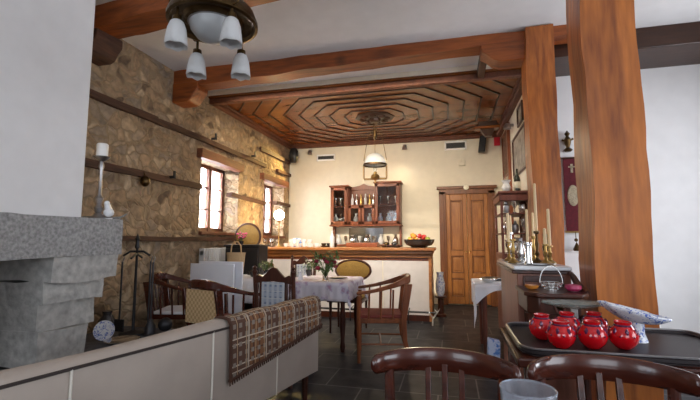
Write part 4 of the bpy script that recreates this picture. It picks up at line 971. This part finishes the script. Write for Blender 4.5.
dish('silver_bowl', 'shallow silver bowl on the white-clothed side table', 'bowl', (.40, 4.70, .757), [(.04, 0), (.05, .01), (.10, .04), (.098, .046), (.001, .015)], 'silver')
dish('pewter_dish', 'wide pewter dish behind the silver bowl on the side table', 'dish', (.48, 4.98, .757), [(.06, 0), (.13, .025), (.128, .03), (.001, .01)], 'pewter')
tag(MB().lathe([(.035, 0), (.035, .17), (.001, .172)], (.60, 4.95, .757), 16).build('white_pillar_candle', 'waxwhite'), 'thick white pillar candle at the back of the side table', 'candle')
t = thing('lilac_bottle', 'small lilac glass bottle beside the thick white candle', 'bottle', (.68, 4.92, .757))
MB().lathe([(.03, 0), (.034, .10), (.012, .15), (.014, .2), (.001, .2)], n=14).build('bottle_glass', 'purple', t)
tag(MB().prism([(-.06, 0), (.06, 0), (.07, .20), (-.05, .22)], -.05, .05).xf(Matrix.Translation((.40, 4.45, 0))).build('blue_carton', 'bluebag', bevel=.01), 'blue and white carton on the floor under the side table', 'carton')

# ------------------------------------------------------------------ right cabinet with candlesticks
t = thing('candlestick_cabinet', 'reddish wooden cabinet with marble top and curved lower tier', 'cabinet', (0, 0, 0))
KX0, KX1, KY0, KY1 = .345, .645, 2.45, 3.25
MB().box(KX0 + .02, KX1, KY0 + .02, KY1 - .02, 0, 1.04).build('cabinet_body', 'cabbody', t, bevel=.006)
MB().box(KX0, KX1 + .0, KY0 - .01, KY1, 1.05, 1.075).build('marble_top', 'porcelain', t, bevel=.008)
MB().box(KX0 - .008, KX1, KY0 - .0, KY1 + .005, 1.03, 1.05).build('top_moulding', 'darkwood', t, bevel=.006)
MB().box(KX0 + .06, KX1 - .04, KY0 + .008, KY0 + .02, .985, 1.02).box(KX0 + .05, KX0 + .06, KY0 + .006, KY0 + .02, .5, 1.02).box(KX1 - .05, KX1 - .04, KY0 + .006, KY0 + .02, .5, 1.02).build('front_panel', 'darkwood', t, bevel=.003)
MB().prism([(.35, 2.46), (.35, 2.17), (.40, 2.115), (.60, 2.115), (.64, 2.17), (.64, 2.46)], .945, .965, 'XY').build('tier_shelf', 'darkwood', t, bevel=.005)
dr = MB().prism([(.365, 2.46), (.365, 2.19), (.41, 2.135), (.59, 2.135), (.625, 2.19), (.625, 2.46)], .86, .945, 'XY').build('drawer', 'darkwood', t, bevel=.006)
MB().ball((.50, 2.128, .905), .016, 10, 7).build('drawer_knob', 'brass', dr)
MB().tube([(.47, 2.132, .925), (.485, 2.127, .88), (.50, 2.124, .87), (.515, 2.127, .88), (.53, 2.132, .925)], .005, 6).build('carved_shield', 'redwood', dr)
for x in (.375, .615): MB().lathe([(.016, 0), (.022, .1), (.014, .2), (.022, .6), (.016, .8), (.022, .86)], (x, 2.2, 0), 10).build('leg', 'darkwood', t)
MB().tube([(.64, 2.47, 1.06), (.66, 2.44, 1.05), (.675, 2.40, 1.00), (.665, 2.30, .99)] if False else [(.635, 2.44, 1.04), (.638, 2.40, 1.02), (.642, 2.34, .985), (.640, 2.26, .975), (.636, 2.18, .965)], [.012, .016, .018, .014, .010], 8).build('side_scroll', 'darkwood', t)
ZT = 1.076
def cstick(label, x, y, h, ch, mat='brassbright', cr=.010, cl='', style=0, cm='wax'):
    t = thing('candlestick', label, 'candlestick', (x, y, ZT), 0, 'candlesticks on the cabinet')
    if style == 0: pr = [(.032, 0), (.034, .008), (.012, .025), (.008, .04), (.014, h * .3), (.007, h * .38), (.013, h * .6), (.007, h * .7), (.007, h * .9), (.018, h * .94), (.018, h), (.010, h)]
    elif style == 1: pr = [(.03, 0), (.033, .01), (.010, .02), (.02, h * .25), (.026, h * .5), (.012, h * .8), (.02, h), (.01, h)]
    else: pr = [(.022, 0), (.024, .01), (.018, .03), (.018, h * .9), (.024, h * .95), (.024, h), (.010, h)]
    MB().lathe(pr, n=16).build('stem', mat, t)
    if ch: tag(MB().lathe([(cr, 0), (cr * .8, ch), (.001, ch + .004)], (x, y, ZT + h + .0005), 12).build('taper_candle', cm), cl, 'candle', 'taper candles')
cstick('brass candlestick nearest the hutch side of the cabinet', .400, 3.02, .13, .20, cl='ivory taper candle on the brass candlestick nearest the hutch side', cr=.011)
cstick('bulbous silver candlestick left of the tall silver one', .420, 2.62, .14, 0, 'silver', style=1)
cstick('tall cylindrical silver candlestick in the middle of the cabinet top', .462, 2.66, .13, .20, 'silver', cl='ivory taper candle on the cylindrical silver candlestick', style=2, cr=.009)
cstick('tall brass candlestick holding the highest candle', .530, 2.74, .20, .30, 'brass', cl='tallest ivory taper candle on the cabinet', cr=.010)
cstick('short brass candlestick with a thick stub candle', .548, 2.60, .12, .09, cl='short thick ivory candle between two tall tapers', cr=.011)
cstick('brass candlestick nearest the timber post', .585, 2.66, .11, .22, cl='ivory taper candle nearest the timber post', cr=.010)
cstick('small brass candlestick without a candle at the cabinet edge', .385, 2.72, .15, 0)
cstick('small dark candlestick behind the tall silver one', .47, 3.0, .16, 0, 'pewter', style=1)
cstick('plain silver candlestick at the front beside the salver', .445, 2.555, .12, 0, 'silver', style=2)
cstick('dark bulbous candlestick behind the stub candle', .60, 2.82, .18, 0, 'brass', style=1)
cstick('slender silver candlestick at the far wall end of the cabinet', .43, 3.12, .20, .12, 'silver', cl='short ivory taper at the far end of the cabinet', cr=.010)
cstick('slim brass candlestick behind the highest candle', .56, 3.0, .17, .16, cl='ivory taper candle at the back of the cabinet', cr=.009)
dish('oval_salver', 'flat dark metal salver lying on the marble top', 'tray', (.50, 2.53, ZT), [(.05, 0), (.085, .006), (.084, .010), (.001, .004)], 'pewter', sy=.55)
t = thing('wire_basket', 'small silver wire basket with arched handle on the lower tier', 'basket', (.50, 2.28, .966))
wb = MB()
for z, r_ in ((.003, .035), (.018, .047), (.035, .055)): wb.tube([(r_ * math.cos(u), r_ * math.sin(u), z) for u in [2 * PI * i / 20 for i in range(20)]], .003, 6, closed=True)
for i in range(12):
    u = 2 * PI * i / 12; wb.tube([(.03 * math.cos(u), .03 * math.sin(u), .003), (.055 * math.cos(u), .055 * math.sin(u), .036)], .002, 5)
wb.build('wire_body', 'silver', t); MB().tube([(.054 * math.cos(u), 0, .035 + .085 * math.sin(u)) for u in [PI * i / 14 for i in range(15)]], .003, 6).build('handle', 'silver', t)
dish('amber_dish', 'small amber glass dish left of the wire basket', 'dish', (.405, 2.27, .966), [(.015, 0), (.03, .008), (.038, .022), (.035, .022), (.001, .008)], 'amber')
dish('magenta_candle_bowl', 'round magenta candle bowl right of the wire basket', 'bowl', (.590, 2.235, .968), [(.025, 0), (.038, .012), (.036, .028), (.02, .032), (.001, .028)], 'magenta')

# ------------------------------------------------------------------ tray table with red lamps
t = thing('tray_table', 'dark table carrying the tray of red glass lamps', 'table', (0, 0, 0))
MB().box(.22, 1.35, 1.55, 2.07, .775, .808).build('tabletop', 'mahog', t, bevel=.006)
for x in (.27, 1.29):
    for y in (1.60, 2.02): MB().box(x - .022, x + .022, y - .022, y + .022, 0, .775).build('leg', 'mahog', t, bevel=.004)
t = thing('serving_tray', 'dark lacquered tray with raised metal rim under the red lamps', 'tray', (0, 0, .808))
def rrect(x0, x1, y0, y1, r, k=6):
    pts = []
    for cx_, cy_, a0 in ((x1 - r, y1 - r, 0), (x0 + r, y1 - r, PI / 2), (x0 + r, y0 + r, PI), (x1 - r, y0 + r, 3 * PI / 2)):
        for i in range(k + 1): a = a0 + PI / 2 * i / k; pts.append((cx_ + r * math.cos(a), cy_ + r * math.sin(a)))
    return pts
MB().prism(rrect(.25, .98, 1.59, 2.055, .06), 0, .012, 'XY').build('tray_base', 'traylacquer', t)
MB().tube([(a, b, .026) for a, b in rrect(.243, .987, 1.583, 2.062, .065)], .004, 6, closed=True).build('tray_rim', 'pewter', t)
MB().tube([(a, b, .014) for a, b in rrect(.246, .984, 1.586, 2.059, .063)], .010, 6, closed=True).build('tray_edge', 'traylacquer', t)
lampprof = [(.016, 0), (.028, .006), (.044, .025), (.050, .045), (.046, .066), (.032, .082), (.026, .088), (.030, .100), (.026, .100), (.022, .088), (.04, .066), (.044, .045), (.001, .02)]
lp = thing('red_glass_lamp', '', 'lamp', (0, 0, 0), 0, 'red glass lamps on the tray')
MB().lathe(lampprof, n=24).build('glass_body', 'redglass', lp)
mb = MB().lathe([(.0295, .080), (.031, .086), (.0275, .090)], n=20, cap=False)
for i in range(7):
    u = 2 * PI * i / 7; mb.lathe([(.001, .046), (.006, .055), (.008, .066), (.004, .076), (.001, .08)], (.041 * math.cos(u), .041 * math.sin(u), .0), 8); mb.ball((.0495 * math.cos(u + .45), .0495 * math.sin(u + .45), .052), .0035, 6, 4)
mb.build('metal_ornament', 'plum', lp)
LS = [(.352, 1.80, 'red glass lamp at the sofa-side front of the tray'), (.392, 1.675, 'second red glass lamp along the front of the tray'), (.503, 1.695, 'third red glass lamp along the front of the tray'), (.612, 1.715, 'fourth red glass lamp along the front, beside the blue and white plate'), (.462, 1.865, 'red glass lamp behind the gap between second and third'), (.572, 1.895, 'red glass lamp in the back row beside the stacked plates')]
for i, (x, y, lab) in enumerate(LS):
    if i == 0: lp.location = (x, y, .821); lp['label'] = lab
    else: dup(lp, (x, y, .821), i * 37, lab)
t = thing('glass_platter', 'scalloped clear glass platter on a foot behind the red lamps', 'platter', (.525, 1.99, .821))
MB().lathe([(.05, 0), (.055, .008), (.014, .02), (.014, .095), (.03, .105)], n=20).build('foot', 'frost', t)
gp = MB(); N_ = 48; gp.grid(N_, 6, lambda u, v: ((.02 + .11 * v) * (1 + .05 * v * math.sin(u * 2 * PI * 12)) * math.cos(u * 2 * PI), (.02 + .11 * v) * .6 * (1 + .05 * v * math.sin(u * 2 * PI * 12)) * math.sin(u * 2 * PI), .103 + .022 * v ** 2))
gp.build('plate_rim', 'cutglass', t, solid=.005)
t = thing('scalloped_dish', 'blue and white porcelain leaf dish leaning over the tray end', 'dish', (.71, 1.865, .821))
gp = MB(); gp.grid(40, 6, lambda u, v: ((.02 + .10 * v) * (1 + .08 * v * math.sin(u * 2 * PI * 7)) * math.cos(u * 2 * PI), (.02 + .10 * v) * .75 * math.sin(u * 2 * PI), .075 + .045 * v ** 2 - .03 * v * math.cos(u * 2 * PI)))
gp.build('dish_rim', 'blueporc', t, solid=.006); MB().lathe([(.04, 0), (.03, .03), (.03, .08)], n=16).build('foot', 'blueporc', t)

# ------------------------------------------------------------------ chandelier (near)
CHX, CHY, CHZ = -1.135, 1.70, 2.32
t = thing('brass_chandelier', 'large brass dish chandelier with central glass bowl and four tulip shades', 'chandelier', (CHX, CHY, CHZ))
MB().lathe([(.001, .20), (.05, .19), (.06, .12), (.10, .10), (.165, .085), (.20, .05), (.220, .0), (.220, -.018), (.205, -.022), (.195, -.005), (.15, .0), (.135, -.015), (.115, -.018), (.115, .02), (.001, .03)], n=40).build('brass_dish', 'brass', t)
MB().lathe([(.115, -.012), (.108, -.05), (.08, -.085), (.04, -.105), (.001, -.112)], n=32, cap=False).build('glass_bowl', 'opal', t)
MB().lathe([(.122, -.02), (.122, -.008), (.112, -.008), (.112, -.02), (.122, -.02)], n=32, cap=False).build('bowl_ring', 'pewter', t)
MB().tube([(0, 0, .18), (0, 0, ZC - CHZ - .04)], .012, 8).lathe([(.001, ZC - CHZ - .09), (.06, ZC - CHZ - .05), (.07, ZC - CHZ)], n=20).build('hanging_rod', 'brass', t)
for i, (x, y) in enumerate([(-1.225, 1.545), (-1.315, 1.83), (-.965, 1.59), (-1.085, 1.895)]):
    dx, dy = x - CHX, y - CHY; L_ = math.hypot(dx, dy); ux, uy = dx / L_, dy / L_; dz = -.02 if i % 2 else 0.
    am = MB().tube([(ux * .12, uy * .12, .06), (ux * .17, uy * .17, .10), (dx * 1.05, dy * 1.05, .07), (dx, dy, -.01 + dz), (dx, dy, -.05 + dz)], [.010, .009, .009, .007, .007], 8)
    am.tube([(dx + ux * .02 + .022 * math.cos(u), dy + uy * .02, .015 + .022 * math.sin(u)) for u in [2 * PI * q_ / 12 for q_ in range(12)]], .005, 6, closed=True)
    am.lathe([(.001, 0), (.022, -.008), (.024, -.03), (.014, -.035)], (dx, dy, -.04 + dz), 14)
    a_ = am.build('arm', 'brass', t)
    zt = -.065 + dz; pr = [(.014, 0), (.030, -.014), (.041, -.045), (.047, -.085), (.052, -.130)]
    sh = MB(); nn = 24; vs = []
    for r_, z in pr:
        for q_ in range(nn):
            u = 2 * PI * q_ / nn; fl_ = 1 + (.05 * math.cos(6 * u)) * (abs(z) / .13) ** 2; vs.append((dx + r_ * fl_ * math.cos(u), dy + r_ * fl_ * math.sin(u), zt + z - (.004 * math.cos(6 * u) if z < -.12 else 0)))
    sh.add(vs, [(j * nn + q_, j * nn + (q_ + 1) % nn, (j + 1) * nn + (q_ + 1) % nn, (j + 1) * nn + q_) for j in range(len(pr) - 1) for q_ in range(nn)])
    sh.build('lamp_shade', 'frost', a_, solid=.003, angle=70)

# hanging oil lamp under the medallion
LX, LY = cx, cy
t = thing('hanging_oil_lamp', 'antique oil lamp with white dome shade hanging from the carved rosette', 'lamp', (LX, LY, 2.20))
MB().tube([(0, 0, 1.01), (0, 0, .80)], .006, 6).lathe([(.001, .86), (.03, .84), (.035, .78), (.035, .72), (.012, .68)], n=12).build('pull_weight', 'brass', t)
for sx in (-1, 1): MB().tube([(sx * .02, 0, .86), (sx * .12, 0, .74), (sx * .19, 0, .33)], .006, 6).tube([(sx * .02, 0, 1.01), (sx * .03, 0, .84)], .005, 6).build('chain', 'brass', t)
MB().tube([(0, 0, .70), (0, 0, .46)], .005, 6).build('centre_rod', 'brass', t)
MB().lathe([(.185, .26), (.18, .30), (.155, .36), (.10, .42), (.04, .45), (.035, .45), (.095, .41), (.15, .35), (.175, .29), (.18, .26)], n=32, cap=False).build('lamp_shade', 'opal', t)
MB().lathe([(.20, .24), (.20, .265), (.188, .265), (.188, .24), (.20, .24)], n=32, cap=False).build('shade_ring', 'brass', t)
for sx in (-1, 1): MB().box(sx * .19 - .012, sx * .19 + .012, -.014, .014, .02, .25).build('side_bracket', 'brass', t, bevel=.004)
MB().box(-.19, .19, -.014, .014, .005, .035).build('cross_bar', 'brass', t, bevel=.005)
MB().lathe([(.001, -.05), (.012, -.045), (.015, -.01), (.06, .02), (.075, .05), (.06, .085), (.03, .10), (.03, .12), (.02, .14)], n=20).build('oil_font', 'brassbright', t)
MB().lathe([(.02, .14), (.032, .18), (.022, .24), (.020, .36), (.018, .36), (.02, .24), (.03, .18), (.018, .14)], n=16, cap=False).build('glass_chimney', 'glass', t)

# ------------------------------------------------------------------ lights
def area(name, loc, rot, sx, sy, power, col=(1, 1, 1), spread=PI):
    l = bpy.data.lights.new(name, 'AREA'); l.shape = 'RECTANGLE'; l.size = sx; l.size_y = sy; l.energy = power; l.color = col; l.spread = spread
    o = bpy.data.objects.new(name, l); COL.objects.link(o); o.location = loc; o.rotation_euler = rot; return o
def spot(name, loc, to, power, col, size=60, blend=.6, rad=.05):
    l = bpy.data.lights.new(name, 'SPOT'); l.energy = power; l.color = col; l.spot_size = math.radians(size); l.spot_blend = blend; l.shadow_soft_size = rad
    o = bpy.data.objects.new(name, l); COL.objects.link(o); o.location = loc; o.rotation_euler = (Vector(to) - Vector(loc)).to_track_quat('-Z', 'Y').to_euler(); return o
def point(name, loc, power, col, rad=.05):
    l = bpy.data.lights.new(name, 'POINT'); l.energy = power; l.color = col; l.shadow_soft_size = rad
    o = bpy.data.objects.new(name, l); COL.objects.link(o); o.location = loc; return o
DAY = (.92, .95, 1.0); WARM = (1., .74, .42)
# daylight outside the two windows of the stone wall
area('daylight_window_stone_near', (XO - .12, 5.35, 1.85), (0, -PI / 2, 0), 1.1, 1.1, 150, (.92, .95, 1))
area('daylight_window_stone_far', (XO - .12, 7.25, 1.82), (0, -PI / 2, 0), 1.1, 1.1, 150, (.92, .95, 1))
# daylight in the openings behind and beside the photographer
area('daylight_rear_west', (-1.75, YB - .2, 1.72), (PI / 2, 0, 0), 1.6, 1.5, 14, DAY)
area('daylight_rear_east', (1.15, YB - .2, 1.72), (PI / 2, 0, 0), 1.6, 1.5, 14, DAY)
area('daylight_east_near', (XE + .2, .4, 1.72), (0, PI / 2, 0), 1.5, 1.9, 24, DAY)
area('daylight_east_far', (XE + .2, 3.4, 1.72), (0, PI / 2, 0), 1.5, 1.5, 30, DAY)
# the room's lamps, plus an added unseen fill
point('globe_bulb', (-2.86, 6.28, 1.66), 18, (1, .72, .32), .09)
spot('wall_spot_west', (-2.85, 7.86, 3.03), (-3.34, 6.4, 1.6), 75, (1, .70, .24), 100)
spot('wall_spot_mid', (-.84, 7.86, 3.03), (-1.2, 6.2, .4), 30, (1, .82, .55), 120)
area('far_wall_fill', (-1.4, 4.45, 3.14), (math.radians(52), 0, 0), 3.0, .08, 46, (1, .87, .68), math.radians(100))  # added fill to brighten the far wall; no fixture, hidden behind the main beam

w = bpy.data.worlds.new('sky'); SC.world = w; w.use_nodes = True
bg = w.node_tree.nodes['Background']; bg.inputs[0].default_value = (.75, .86, 1, 1); bg.inputs[1].default_value = 1.2

# ------------------------------------------------------------------ camera
F_, PITCH, YAW = 400., math.atan(40 / 400), math.atan(100 / math.hypot(400, 40))
cam = bpy.data.cameras.new('camera'); cam.sensor_width = 36; cam.lens = 36 * F_ / 700; cam.clip_start = .05
co = bpy.data.objects.new('camera', cam); COL.objects.link(co); co.location = (0, 0, 1.22); co.rotation_euler = (PI / 2 + PITCH, 0, YAW); SC.camera = co
SC.view_settings.view_transform = 'Standard'; SC.view_settings.look = 'None'; SC.view_settings.gamma = 1; SC.view_settings.use_curve_mapping = False
SC.view_settings.exposure = .65
SC.cycles.use_denoising = True
SC.cycles.max_bounces = 8
